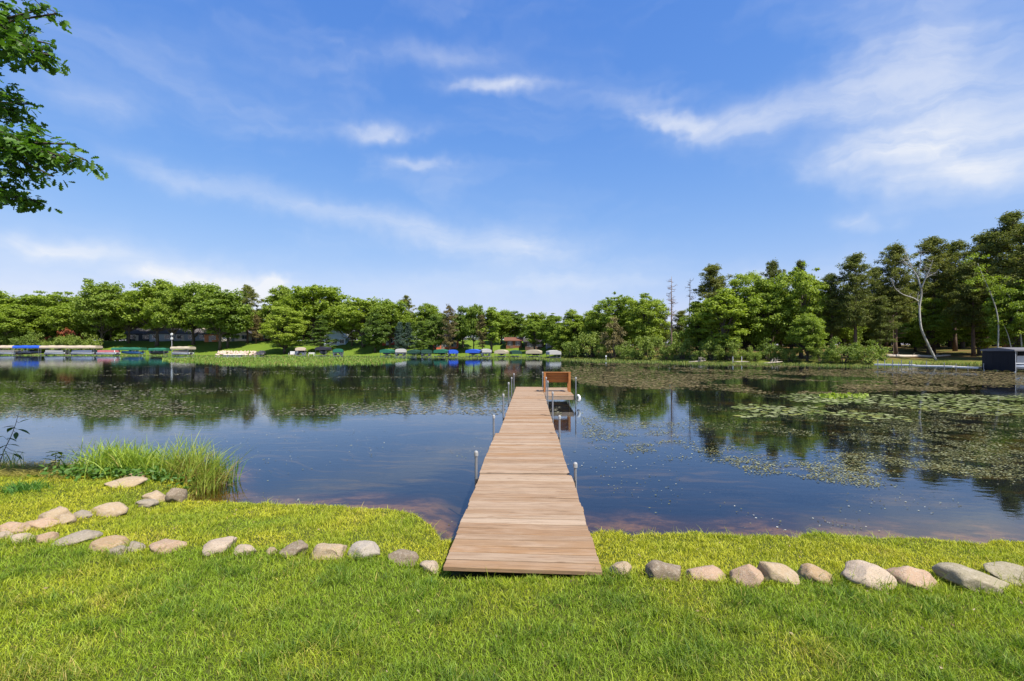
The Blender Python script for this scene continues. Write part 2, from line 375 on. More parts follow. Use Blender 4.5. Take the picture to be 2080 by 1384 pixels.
def ground_z(x, y):
    x = np.asarray(x, float); y = np.asarray(y, float)
    s = shore_y(x)-y
    land = 0.15*sm(s, 0, 0.22)+0.13*sm(s, 0.1, 1.9)+0.016*np.clip(s, 0, 60)+0.035*(fbm(x*0.9, y*0.9, 3)-0.5)*sm(s, 0, 0.5)+0.05*np.exp(-((x-0.35)/0.95)**2-((y-3.80)/0.30)**2)
    th = np.arctan2(x, y); r = np.hypot(x, y); t = r-far_r(th)
    px = np.interp(th, [-0.6, 0.09, 0.2], [0, 0, 1.0])          # 0 = open lawns on the left, 1 = wooded right shore
    lz = 0.25*sm(t, 0, 1.2)+4.6*sm(t, 1, 34)+0.012*np.clip(t-30, 0, 3000)
    rz = 0.25*sm(t, 0, 1.0)+0.055*np.clip(t-0.5, 0, 40)+0.006*np.clip(t-40, 0, 3000)
    far = lz*(1-px)+rz*px+0.25*(fbm(x*0.07, y*0.07, 3)-0.5)*sm(t, 2, 15)
    bedn = -(0.03+0.14*np.clip(-s, 0, 11)); bedf = -(0.05+0.07*np.clip(-t, 0, 22))
    bed = np.maximum(bedn, bedf)
    return np.where(s > 0, land, np.where((t > 0) & (y > 0) | (t > 30), far, bed))
def gz(x, y): return float(ground_z(np.array([x]), np.array([y]))[0])

def build_ground():
    r = np.concatenate([np.linspace(0.25, 2.4, 12), np.arange(2.45, 9.6, 0.075), np.geomspace(9.7, 55, 60), np.arange(56, 120, 1.1), np.geomspace(121, 300, 110), np.geomspace(310, 6000, 30)])
    th = np.concatenate([np.radians(np.arange(-52, 52.01, 0.3)), np.radians(np.arange(56, 306, 4))])
    nr, nt = len(r), len(th)
    A, B = np.meshgrid(r, th, indexing='ij'); X = A*np.sin(B); Y = A*np.cos(B); Z = ground_z(X, Y)
    V = np.stack([X, Y, Z], -1).reshape(-1, 3); V = np.concatenate([V, [[0, 0, gz(0, 0)]]])
    i, j = np.meshgrid(np.arange(nr-1), np.arange(nt), indexing='ij'); j2 = (j+1) % nt
    q = np.stack([i*nt+j, i*nt+j2, (i+1)*nt+j2, (i+1)*nt+j], -1).reshape(-1, 4)
    c = len(V)-1; t = np.stack([np.full(nt, c), (np.arange(nt)+1) % nt, np.arange(nt)], -1)
    mb = MB(); mb.add(V, q, t); me = mb.mesh('ground', True)
    x, y = V[:, 0], V[:, 1]; s = shore_y(x)-y; thv = np.arctan2(x, y)
    lawn = 1-np.interp(thv, [0.07, 0.12], [0, 1]); t_ = np.hypot(x, y)-far_r(thv)
    lawn = lawn*(1-sm(t_, 40, 60)); lawn = np.maximum(lawn, 0.55*(1-sm(t_, 0, 10))); lawn = np.where(s > 0, 1, lawn)
    shallow = 1-sm(-s+1.0*(fbm(x*0.8, y*0.8)-0.5), 0.1, 2.7)
    color_attr(me, np.stack([lawn, np.where((s > -0.1) & (y < 14), 1.0, 0.0), shallow], -1))
    tag(obj('ground', me, M['ground']), kind='structure')
    w = MB(); k = 96; a = np.arange(k)*2*math.pi/k; rr = [0, 30, 120, 420]
    Vw = [[0, 0, 0]]+[[q*math.sin(t), q*math.cos(t), 0] for q in rr[1:] for t in a]
    fs = [(1+i*k+j, 1+i*k+(j+1) % k, 1+(i+1)*k+(j+1) % k, 1+(i+1)*k+j) for i in range(2) for j in range(k)]
    w.add(Vw, fs, [(0, 1+(j+1) % k, 1+j) for j in range(k)])
    o = w.build('lake', M['water'], smooth=True); tag(o, kind='structure')
build_ground()

# ------------------------------------------------------------------ grass
def blades(pos, h, w, lean, tint, rng, seg=2, droop=0.35):
    """pos (n,3), h, w, lean (n), tint (n,3): curved tapering blades, one array"""
    n = len(pos); an = rng.random(n)*2*math.pi; dx, dy = np.cos(an), np.sin(an)
    fa = rng.random(n)*2*math.pi; wx, wy = np.cos(fa)*w/2, np.sin(fa)*w/2
    V = np.zeros((n, 2*seg+1, 3))
    for k in range(seg+1):
        t = k/seg; bend = lean*h*t**1.7; z = h*t*(1-droop*lean*t)
        cx = pos[:, 0]+dx*bend; cy = pos[:, 1]+dy*bend; cz = pos[:, 2]+z
        if k < seg:
            s = 1-0.45*t
            V[:, 2*k] = np.stack([cx-wx*s, cy-wy*s, cz], -1); V[:, 2*k+1] = np.stack([cx+wx*s, cy+wy*s, cz], -1)
        else: V[:, 2*seg] = np.stack([cx, cy, cz], -1)
    m = 2*seg+1; o = (np.arange(n)*m)[:, None]
    quads = [o+np.array([[2*k, 2*k+1, 2*k+3, 2*k+2]]) for k in range(seg-1)]
    tri = o+np.array([[2*seg-2, 2*seg-1, 2*seg]])
    mb = MB(); mb.add(V.reshape(-1, 3), *( [np.concatenate(quads)] if quads else []), tri)
    me = mb.mesh('grass', False); color_attr(me, np.repeat(tint, m, axis=0)); return me

DU = Vector((0.038, 1, 0)).normalized(); DV = Vector((DU.y, -DU.x, 0)); D0 = Vector((0.075, 3.93, 0))
def dock_xy(u, v): p = D0+DU*u+DV*v; return p.x, p.y

STONES = []      # filled below: x, y, radius, used to keep grass off the stones' middles
def build_grass():
    rng = np.random.default_rng(11)
    n = 560000
    d = 2.2+(rng.random(n)**0.85)*6.6; x = (rng.random(n)*2-1)*1.10*d; y = d
    s = shore_y(x)-y
    keep = (s > 0.01) & (rng.random(n) < np.interp(d, [2.2, 4, 9], [1, 0.85, 0.62]))
    u = (x-D0.x)*DU.x+(y-D0.y)*DU.y; v = (x-D0.x)*DV.x+(y-D0.y)*DV.y
    keep &= ~((u > 0.03) & (abs(v) < 0.60))
    x, y, s = x[keep], y[keep], s[keep]; v = v[keep]; u = u[keep]
    for sx, sy, sr in STONES:
        k = (np.hypot(x-sx, (y-sy)) > sr*0.6); x, y, s = x[k], y[k], s[k]
    ring = np.zeros(len(x))
    for sx, sy, sr in STONES: q = np.hypot(x-sx, y-sy)/sr; ring = np.maximum(ring, (q < 1.35)*1.0)
    n = len(x); z = ground_z(x, y)
    stone_line = np.interp(x, [-7, -4.5, -1, 0.7, 3, 6], [5.0, 4.75, 4.35, 4.1, 4.05, 3.9])
    inland = sm(stone_line-y, -0.15, 0.2)                    # 1 = mown lawn on our side of the stone row
    pat = fbm(x*1.7, y*1.7, 4); pat2 = fbm(x*0.55+31, y*0.55, 3); tuft = fbm(x*6+5, y*6, 2)
    h = (0.020+0.026*rng.random(n)+0.034*sm(tuft, 0.45, 0.8))*(0.85+0.35*inland); h *= 1+1.1*(rng.random(n) < 0.03)
    edge = sm(s, 0.16, 0.0); h *= 1+1.6*edge*rng.random(n)**2; h *= 1+0.9*ring*rng.random(n)
    lush = np.stack([0.240+0*x, 0.350+0*x, 0.013+0*x], -1); lime = np.array([0.53, 0.52, 0.023]); straw = np.array([0.55, 0.42, 0.11]); deep = np.array([0.060, 0.140, 0.010])
    t = np.clip(0.72*(1-inland)+1.6*(pat-0.5)+0.9*(pat2-0.5)+0.16+0.35*(rng.random(n)-0.5), 0, 1)[:, None]
    c = lush*(1-t)+lime*t
    dk = (np.clip(sm(tuft, 0.46, 0.74)*(0.35+0.65*inland), 0, 1)*rng.random(n))[:, None]; c = c*(1-dk)+deep*dk
    st = ((rng.random(n) < 0.05+0.30*sm(pat, 0.58, 0.75)).astype(float)*rng.random(n))[:, None]; c = c*(1-st)+straw*st
    c *= (0.62+0.62*rng.random(n))[:, None]
    w = np.interp(y, [2.2, 9], [0.0040, 0.0075])*(0.7+0.6*rng.random(n))
    me = blades(np.stack([x, y, z-0.004], -1), h, w, 0.25+0.9*rng.random(n), c, rng)
    tag(obj('lawn_grass', me, M['blade']), 'short sunlit lawn grass running down to the lake edge', 'grass', kind='stuff')

# ------------------------------------------------------------------ stones in the lawn
def stone_mesh(seed, flat=0.0):
    rng = random.Random(seed); bm = bmesh.new(); bmesh.ops.create_icosphere(bm, subdivisions=4, radius=1)
    planes = []
    for k in range(12):
        n = Vector((rng.gauss(0, 1), rng.gauss(0, 1), rng.gauss(0.15, 0.8))).normalized(); planes.append((n, rng.uniform(0.62, 0.9)))
    from mathutils import noise
    o = Vector((rng.uniform(0, 90), rng.uniform(0, 90), rng.uniform(0, 90)))
    for v in bm.verts:
        p = v.co.copy()
        for n, dd in planes:
            e = p.dot(n)-dd
            if e > 0: p -= n*e*0.95
        p *= 1+0.16*noise.noise(p*1.3+o)+0.06*noise.noise(p*3.5+o)+0.018*noise.noise(p*10+o)
        v.co = p
    me = bpy.data.meshes.new('stone'); bm.to_mesh(me); bm.free()
    V = np.array([v.co for v in me.vertices]); lo, hi = V.min(0), V.max(0)
    V = (V-(lo+hi)/2)/((hi-lo)/2); me.vertices.foreach_set('co', V.astype(np.float32).ravel())
    me.polygons.foreach_set('use_smooth', [True]*len(me.polygons)); me.update(); return me
PINK, TAN, GREY, BROWN, PALE, OCHRE, LICHEN = (0.40,0.255,0.165), (0.36,0.265,0.16), (0.24,0.21,0.165), (0.135,0.10,0.068), (0.42,0.33,0.245), (0.34,0.215,0.10), (0.235,0.215,0.135)
def build_stones():
    # left px, right px, top px, base px, colour, tilt (deg), label
    L = [(-6,55,1062,1090,PINK,3,'pinkish flat topped stone at the left picture edge below the big boulder'),
         (-14,22,1081,1096,PALE,0,'small whitish stone cut by the left picture edge'),
         (25,73,1085,1105,PALE,4,'pale low stone right of the whitish one in the left corner'),
         (70,116,1081,1104,PINK,-10,'pink tan stone tilted up to the right in the left corner'),
         (74,146,1028,1068,TAN,-4,'largest tan boulder with a creased top on the left bank'),
         (58,127,1053,1076,PINK,-6,'flat pink and white slab lying against the front of the big boulder'),
         (124,152,1038,1069,TAN,-14,'upright tan stone wedged at the right side of the big boulder'),
         (147,188,1037,1054,GREY,6,'low grey stone half sunk behind the right side of the big boulder'),
         (187,268,1020,1051,TAN,2,'broad tan stone with a pointed front face in mid left lawn'),
         (274,318,1013,1032,GREY,5,'grey white streaked stone between the broad tan stone and the water'),
         (292,340,997,1022,TAN,12,'tan sloping stone on the bank above the small cove'),
         (211,296,974,993,TAN,-4,'long low stone lying below the tall shore grass'),
         (254,296,956,974,OCHRE,-3,'tan rounded stone tucked into the foot of the tall shore grass'),
         (321,341,952,966,GREY,8,'small grey stone at the foot of the yellowing sedge'),
         (344,373,986,1024,BROWN,0,'brown stone at the water line of the small cove'),
         (115,198,1088,1111,GREY,-8,'long flat grey stone in the row left of the orange tan one'),
         (179,260,1098,1124,OCHRE,-4,'orange tan rounded stone behind two small grey ones in the row'),
         (221,263,1108,1129,GREY,-5,'small grey stone in front of the orange tan one'),
         (257,296,1100,1122,GREY,8,'small grey stone right of the orange tan one'),
         (302,373,1099,1127,PINK,-8,'pink tan stone with an upturned right end in the row'),
         (412,479,1094,1130,PALE,-12,'blocky cream stone rising to the right in the row'),
         (471,524,1107,1130,PALE,2,'low white stone touching the blocky cream one'),
         (541,563,1111,1128,TAN,0,'smallest tan stone alone in the row'),
         (570,629,1103,1134,BROWN,-16,'brown wedge shaped stone right of the smallest one'),
         (631,701,1105,1137,TAN,-5,'pale tan domed stone left of the speckled one'),
         (707,776,1098,1138,(0.34,0.31,0.27),-6,'grey white speckled stone, tallest of the row left of the dock'),
         (786,851,1119,1150,BROWN,10,'dark brown smooth stone second from the dock on its left'),
         (849,894,1136,1166,PALE,18,'pale pink stone touching the left side of the dock end'),
         (1236,1284,1133,1175,TAN,0,'rounded tan stone nearest the dock on its right'),
         (1307,1386,1134,1182,BROWN,6,'dark brown grey domed stone second from the dock on its right'),
         (1385,1482,1150,1184,PINK,4,'low pink stone with a dip in its top right of the dark one'),
         (1483,1541,1139,1193,PINK,36,'narrow pinkish stone leaning left with a dark end'),
         (1526,1613,1133,1187,TAN,24,'large smooth tan stone leaning back beside the narrow one'),
         (1621,1703,1147,1188,OCHRE,4,'ochre rough topped stone between the leaning one and the biggest pale one'),
         (1711,1821,1145,1199,PALE,14,'biggest pale pink stone with a crack in the right hand row'),
         (1807,1916,1159,1203,PINK,14,'tan pink wedge stone right of the biggest pale one'),
         (1907,2037,1159,1205,LICHEN,12,'long grey green lichened stone second from the right picture edge'),
         (1998,2120,1154,1194,LICHEN,6,'grey green stone cut by the right picture edge')]
    for i, (x0, x1, y0, y1, c, tl, lab) in enumerate(L):
        d = 4.5
        for _ in range(12): d = (HC-gz((0.5*(x0+x1)-1040)/F*d, d))*F/(y1-HY)
        w = (x1-x0)/F*d/2; h = (y1-y0)/F*d; dep = w*random.Random(i).uniform(0.72, 0.95); dep = max(dep, h*0.6)
        hz = h*0.84                                   # part of the visible height is the top face seen from above
        cy = d+dep*0.85; cx = (0.5*(x0+x1)-1040)/F*cy; z = gz(cx, cy)
        w = (x1-x0)/F*cy/2
        o = obj('stone', stone_mesh(100+i), M['stone'], None, (cx, cy, z+hz*0.16), (0, math.radians(tl), random.Random(i).uniform(-0.25, 0.25)), (w*0.96, dep*0.95, hz*0.70))
        c = tuple(0.72*a+0.28*b for a, b in zip(c, (0.38, 0.29, 0.19))); o.color = (*c, 1); tag(o, lab, 'stone', 'field stones edging the lawn')
        STONES.append((cx, cy, min(w, dep)))
build_stones()
build_grass()

# ------------------------------------------------------------------ the dock
DZ = 0.39
def beveled_box(name, sx, sy, sz, bev, jit=0, seed=0):
    mb = MB(); mb.box((0, 0, 0), (sx, sy, sz)); me = mb.mesh(name)
    bm = bmesh.new(); bm.from_mesh(me); bmesh.ops.recalc_face_normals(bm, faces=bm.faces)
    bmesh.ops.bevel(bm, geom=list(bm.edges), offset=bev, segments=1, affect='EDGES')
    bm.to_mesh(me); bm.free(); return me
def build_dock():
    rng = random.Random(5)
    dock = thing('dock', 'long weathered plank dock on pipe posts running out into the lake', 'dock', (*dock_xy(0, 0), 0), math.atan2(-DU.x, DU.y))
    # local frame: x across (to the right), y along the dock
    secs = [(0.0, 2.96, 1.275, 0.005, 0.000), (2.985, 6.24, 1.265, -0.022, 0.012), (6.27, 9.05, 1.19, 0.006, -0.006), (9.08, 12.1, 1.19, 0.0, 0.0), (12.13, 15.2, 1.19, 0.004, 0.004), (15.23, 18.6, 1.19, 0.0, 0.0)]
    meshes = {}
    def plank(par, w, bw, x, y, z, along=0.0):
        key = (round(w, 2), round(bw, 3))
        if key not in meshes:
            meshes[key] = beveled_box('plank', w, bw, 0.036, 0.004); meshes[key].materials.append(M['plank'])
        o = obj('plank', meshes[key], None, par, (x, y, z), (rng.gauss(0, 0.004), rng.gauss(0, 0.003), rng.gauss(0, 0.0022)+along))
    for k, (a, b, w, off, dz) in enumerate(secs):
        f = MB(); z = DZ-0.018-0.02-0.06+dz
        a1 = a+0.45 if k == 0 else a
        for sx in (-1, 1): f.box((off+sx*(w/2-0.06), (a1+b)/2, z), (0.04, b-a1-0.02, 0.12))
        for yy in np.linspace(a1+0.05, b-0.05, 4): f.box((off, yy, z), (w-0.165, 0.04, 0.115))
        fr = f.build('section_frame', M['frame_wood'], dock)
        y = a
        while y < b-0.05:
            bw = rng.choice((0.138, 0.145, 0.145, 0.150)); bw = min(bw, b-y)
            if b-y-bw < 0.06: bw = round(b-y, 3)
            plank(fr, w, bw-0.012, off+rng.gauss(0, 0.004), y+bw/2, DZ-0.018+dz+rng.gauss(0, 0.0015), -0.035*(1-y/b) if k == 0 else 0.0); y += bw
    # side platform that carries the bench
    f = MB(); x0, x1, a, b = 0.60, 1.70, 14.5, 18.2; z = DZ-0.10
    for sx in (x0+0.06, x1-0.03): f.box((sx, (a+b)/2, z), (0.04, b-a, 0.12))
    for yy in (a+0.02, (a+b)/2, b-0.02): f.box(((x0+x1)/2+0.015, yy, z), (x1-x0-0.14, 0.04, 0.115))
    fr = f.build('platform_frame', M['frame_wood'], dock); y = a
    while y < b-0.05:
        plank(fr, x1-x0-0.01, 0.135, (x0+x1)/2+0.003, y+0.07, DZ-0.018+rng.gauss(0, 0.001)); y += 0.14
    # foot board under the shore end
    MB().box((0, 0.30, 0.322), (1.16, 0.09, 0.058)).build('end_board', M['frame_wood'], dock, bevel=0.004)
    # pipe posts: local x, local y, top z
    posts = [(-0.69,2.94,0.69),(-0.685,6.15,0.76),(-0.645,9.0,0.93),(-0.645,12.1,1.02),(-0.645,14.6,1.04),(-0.645,17.2,1.05),
             (0.69,2.9,0.55),(0.665,6.2,0.75),(0.645,8.9,1.0),(0.645,12.6,1.04),(0.645,14.42,1.06),(1.75,14.45,1.06),(1.75,17.6,0.95),(0.62,18.66,1.05)]
    for x, y, top in posts:
        bot = gz(*dock_xy(y, x))-0.15
        p = MB().tube([(x, y, bot), (x, y, top)], 0.021, 10).build('post', M['galv'], dock)
        a = np.linspace(0, math.pi/2, 5)
        MB().tube([(x, y, top-0.045), (x, y, top)]+[(x, y, top+0.03*math.sin(t)) for t in a[1:]], [0.031, 0.031]+[max(0.031*math.cos(t), 0.002) for t in a[1:]], 10).build('cap', M['cap'], p)
        sx = 1 if x > 0 else -1
        MB().box((x-sx*0.022, y, DZ-0.11), (0.05, 0.09, 0.10)).build('post_bracket', M['dark_metal'], p)
    fd = MB(); pts = [(1.80+0.10*math.sin(t), 14.62, DZ-0.11+0.13*math.cos(t)) for t in np.linspace(0.2, 2.9, 7)]
    fd.tube(pts, [0.03, 0.05, 0.058, 0.06, 0.058, 0.05, 0.03], 10); fd.build('bumper', M['white_paint'], dock, smooth=True)
build_dock()

def build_bench():
    x, y = dock_xy(15.95, 1.14)
    b = thing('bench', 'orange brown stained wooden bench facing the lake at the end of the dock', 'bench', (x, y, DZ), math.atan2(-DU.x, DU.y))
    W = 1.08; HT = 0.80
    for s in (-1, 1):
        MB().box((s*(W/2-0.045), 0, HT/2-0.01), (0.09, 0.045, HT-0.02)).build('back_leg', M['bench_wood'], b, bevel=0.004)
        MB().box((s*(W/2-0.045), 0.62, 0.29), (0.085, 0.045, 0.58)).build('front_leg', M['bench_wood'], b, bevel=0.004)
        MB().prism([(0.025, 0.76), (0.10, 0.76), (0.30, 0.38), (0.025, 0.38)], s*(W/2-0.02)-0.011, s*(W/2-0.02)+0.011, 0).build('side_panel', M['bench_wood'], b)
        MB().box((s*(W/2-0.045), 0.32, 0.595), (0.10, 0.68, 0.03)).build('armrest', M['bench_wood'], b, bevel=0.004)
    ang = math.atan2(0.20, 0.38)
    for k in range(3):
        t = (k+0.5)/3; yy = 0.285-0.20*t; zz = 0.395+0.375*t
        MB().box((0, yy, zz), (W-0.075, 0.03, 0.128), rx=ang).build('back_board', M['bench_wood'], b, bevel=0.003)
    for k in range(3): MB().box((0, 0.345+0.118*k, 0.385), (W-0.075, 0.112, 0.03)).build('seat_board', M['bench_wood'], b, bevel=0.003)
    MB().box((0, 0.045, HT-0.005), (W+0.03, 0.14, 0.028)).build('top_rail', M['bench_wood'], b, bevel=0.003)
build_bench()

# ------------------------------------------------------------------ trees: a few crowns of each kind, shared by copies
def cards(mb, c, nrm, size, asp, rng):
    n = len(c); nrm = nrm/(np.linalg.norm(nrm, axis=1)[:, None]+1e-9)
    t = np.cross(nrm, rng.normal(size=(n, 3))); t /= np.linalg.norm(t, axis=1)[:, None]+1e-9; b = np.cross(nrm, t)
    t = t*(size/2)[:, None]; b = b*(size*asp/2)[:, None]; k = nrm*(size*0.12)[:, None]
    V = np.stack([c-t-k, c+b, c+t-k, c-b], 1).reshape(-1, 3)
    mb.add(V, (np.arange(n)*4)[:, None]+np.arange(4)[None])
def clump(mb, ctr, rad, n, size, asp, rng, flat=0.65, up=0.5):
    d = rng.normal(size=(n, 3)); d /= np.linalg.norm(d, axis=1)[:, None]; d[:, 2] = np.abs(d[:, 2])*np.where(rng.random(n) < 0.72, 1, -0.8)
    rr = rad*(rng.random(n)**0.45)
    lump = 1+0.35*np.sin(d[:, 0]*5+ctr[0]*3)*np.sin(d[:, 1]*5+ctr[1]*3)
    c = ctr+d*(rr*lump)[:, None]*np.array([1, 1, flat])
    nr = d*0.7+np.array([0, 0, up])+rng.normal(size=(n, 3))*0.55
    cards(mb, c, nr, size*(0.6+0.8*rng.random(n)), asp, rng)
def trunk_path(h, rng, bend=0.03, n=7):
    z = np.linspace(0, h, n); o = np.cumsum(rng.normal(size=(n, 2)), 0)*bend*h/n; o[0] = 0
    return np.concatenate([o, z[:, None]], 1)
KIND = {}
def true_size(cr):
    V = np.concatenate(cr.V); return float(np.percentile(V[:, 2], 99.6)), float(np.percentile(np.abs(V[:, :2]), 97))*2
def decid(key, H, Rx, z0, nclump, nleaf, size, seed, leafmat, barkmat='bark', crad=(0.16, 0.30), shape='round', r0=None):
    rng = np.random.default_rng(seed); tr, cr = MB(), MB()
    path = trunk_path(H*0.72, rng, 0.05); path[:, 2] -= 0.25; r0 = r0 or H*0.017+0.05
    tr.tube(path, np.linspace(1, 0.25, 7)*r0*np.array([1.3]+[1]*6), 8)
    zc, hz = (z0+1)/2*H, (1-z0)/2*H
    for i in range(nclump):
        d = rng.normal(size=3); d /= np.linalg.norm(d); q = rng.random()**0.33*0.93
        if shape == 'round': prof = 1.0
        p = np.array([d[0]*Rx, d[1]*Rx, d[2]*hz])*q
        if shape == 'tall': f = 1-0.55*max(0, p[2]/hz); p[:2] *= f*0.9+0.1*rng.random()
        if shape == 'round' and p[2] < 0: p[:2] *= 1.06
        p *= 1+0.10*min(rng.normal(), 0.35)
        p[2] += zc
        base = path[min(6, max(1, int(6*np.clip((p[2]*0.62)/(H*0.72), 0.25, 1))))]
        cra = Rx*rng.uniform(crad[0]*0.55, crad[1]*1.1); p[2] += 0.02*H*rng.normal()
        clump(cr, p, cra, int(nleaf*rng.uniform(0.75, 1.25)*min(1.5, max(0.3, (cra/(Rx*0.22))**1.5))), size, 0.72, rng, rng.uniform(0.5, 0.85))
        if i % 3 == 0 or i < 8:
            mid = (base+p)/2+np.array([0, 0, -0.03*H])*rng.random(); tr.tube([base, mid, p], [r0*0.34, r0*0.2, r0*0.05], 5, False)
    H, W = true_size(cr)
    KIND.setdefault(key, []).append(dict(H=H, W=W, parts=[('trunk', tr.mesh('trunk', True), M[barkmat]), ('crown', cr.mesh('crown'), M[leafmat])]))
def pine(key, H, Rx, z0, nwh, nb, nt, seed, leafmat='pine_leaf', size=0.42, round_top=True, layered=False):
    rng = np.random.default_rng(seed); tr, cr = MB(), MB()
    path = trunk_path(H, rng, 0.02, 9); path[:, 2] -= 0.25; r0 = H*0.013+0.04
    tr.tube(path, np.linspace(1, 0.12, 9)*r0*np.array([1.2]+[1]*8), 8)
    for w in range(nwh):
        t = z0+(1-z0)*(w+rng.random()*0.8)/nwh; zc = H*min(t, 0.985)
        k = np.array([np.interp(zc, path[:, 2], path[:, a]) for a in range(2)])
        u = (t-z0)/(1-z0)
        prof = (0.55+0.45*math.sin(min(1, u*1.6)*math.pi/2))*(1-u**2.6)+0.10 if round_top else (1-u)*0.95+0.06
        for q in range(nb):
            a = rng.random()*2*math.pi; L = Rx*prof*rng.uniform(0.4, 1.15); dz = L*rng.uniform(-0.15, 0.75)
            end = np.array([k[0]+L*math.cos(a), k[1]+L*math.sin(a), zc+dz]); st = np.array([k[0], k[1], zc])
            tr.tube([st, (st+end)/2-np.array([0, 0, 0.05*L]), end], [r0*0.22, r0*0.14, r0*0.05], 4, False)
            for f in ((0.95, 0.62, 0.36) if L > Rx*0.45 else (0.9, 0.45)):
                p = st+(end-st)*f; n = int(nt*rng.uniform(0.6, 1.2)); rad = Rx*(0.17 if layered else 0.23)*rng.uniform(0.6, 1.3)*(0.75+0.4*(1-f)); p = p+rng.normal(size=3)*Rx*0.06
                clump(cr, p, rad, n, size, 0.30, rng, 0.38 if layered else 0.85, 0.5)
    for z in (0.97, 1.0): clump(cr, path[-1]*np.array([1, 1, z]), Rx*0.16, nt, size, 0.3, rng, 0.9)
    for q in range(int(nwh*1.2)):              # dead stubs under the crown
        z = H*rng.uniform(z0*0.45, z0+0.1); a = rng.random()*2*math.pi; L = Rx*rng.uniform(0.2, 0.5)
        tr.tube([(0, 0, z), (L*math.cos(a), L*math.sin(a), z+L*0.1)], [r0*0.14, r0*0.04], 4, False)
    H, W = true_size(cr)
    KIND.setdefault(key, []).append(dict(H=H, W=W, parts=[('trunk', tr.mesh('trunk', True), M['pine_bark']), ('crown', cr.mesh('crown'), M[leafmat])]))
def shrub(key, H, Rx, nclump, nleaf, size, seed, leafmat):
    rng = np.random.default_rng(seed); tr, cr = MB(), MB()
    for i in range(nclump):
        a = rng.random()*2*math.pi; q = math.sqrt(rng.random()); p = np.array([math.cos(a)*q*Rx, math.sin(a)*q*Rx, H*(0.10+0.82*rng.random()*(1-0.5*q*q))])
        clump(cr, p, Rx*rng.uniform(0.22, 0.4), int(nleaf*rng.uniform(0.6, 1.3)), size, 0.6, rng, 0.8, 0.6)
        if i % 2 == 0: tr.tube([(p[0]*0.15, p[1]*0.15, -0.15), p*0.55, p], [0.05, 0.03, 0.01], 4, False)
    H, W = true_size(cr)
    KIND.setdefault(key, []).append(dict(H=H, W=W, parts=[('stem', tr.mesh('stem', True), M['bark']), ('crown', cr.mesh('crown'), M[leafmat])]))
for s in range(5): decid('oak', 17, 6.4, 0.27, 150, 140, 0.46, 20+s, 'oak_leaf')
for s in range(4): decid('dark', 17, 5.6, 0.12, 125, 130, 0.48, 30+s, 'dark_leaf')
for s in range(3): decid('aspen', 17, 3.8, 0.18, 85, 130, 0.42, 40+s, 'light_leaf', crad=(0.2, 0.36), shape='tall')
for s in range(4): decid('maple', 15, 4.6, 0.10, 190, 200, 0.28, 50+s, 'light_leaf', crad=(0.15, 0.28))
for s in range(3): decid('basswood', 15, 4.2, 0.08, 175, 200, 0.28, 60+s, 'oak_leaf', crad=(0.16, 0.30), shape='tall')
for s in range(5): pine('red_pine', 18, 3.4, 0.30, 17, 6, 75, 70+s, size=0.34)
for s in range(3): pine('far_pine', 17, 3.6, 0.34, 14, 5, 45, 80+s, size=0.5)
for s in range(2): pine('white_pine', 13, 4.6, 0.10, 12, 6, 50, 90+s, 'dark_leaf', 0.5, False, True)
for s in range(2): pine('brown_pine', 17, 3.4, 0.18, 15, 5, 30, 95+s, 'brown_pine_leaf', 0.5)
for s in range(2): pine('spruce', 10, 2.6, 0.04, 18, 7, 34, 98+s, 'spruce_leaf', 0.34, False)
for s in range(4): shrub('shrub', 3.2, 2.1, 30, 120, 0.20, 110+s, 'shrub_leaf')
for s in range(2): shrub('tamarack', 6.5, 1.7, 40, 110, 0.20, 120+s, 'brown_pine_leaf')

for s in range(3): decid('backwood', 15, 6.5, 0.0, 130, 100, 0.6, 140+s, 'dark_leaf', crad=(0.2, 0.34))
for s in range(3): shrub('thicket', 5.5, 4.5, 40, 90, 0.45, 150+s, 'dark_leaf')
NAMES = {'backwood': ('leafy_tree', 'tree'), 'thicket': ('thicket_bush', 'shrub'), 'oak': ('oak_tree', 'tree'), 'dark': ('leafy_tree', 'tree'), 'aspen': ('aspen_tree', 'tree'), 'maple': ('maple_tree', 'tree'), 'basswood': ('leafy_tree', 'tree'),
         'red_pine': ('pine_tree', 'tree'), 'far_pine': ('pine_tree', 'tree'), 'white_pine': ('white_pine_tree', 'tree'), 'brown_pine': ('pine_tree', 'tree'),
         'spruce': ('spruce_tree', 'tree'), 'shrub': ('shrub', 'shrub'), 'tamarack': ('young_tree', 'tree')}
_used = {}
def plant(kind, px, top, d, label, group, wpx=None):
    i = _used.get(kind, 0); _used[kind] = i+1; vs_ = KIND[kind]; v = vs_[i % len(vs_)]
    x = (px-1040)/F*d; z0 = gz(x, d); h = HC+(HY-top)/F*d-z0
    sz = h/v['H']; sx = sz if wpx is None else wpx*(0.78 if kind == 'red_pine' else 0.95)/F*d/v['W']; sx = min(max(sx, sz*0.62), sz*1.6)
    nm, cat = NAMES[kind]
    t = thing(nm, label, cat, (x, d, z0), (i*2.399) % 6.283, group, (sx, sx, sz))
    for n, me, mat in v['parts']: obj(n, me, mat, t)
    return t
def fd(px): return float(np.interp(px, FPX, FD))

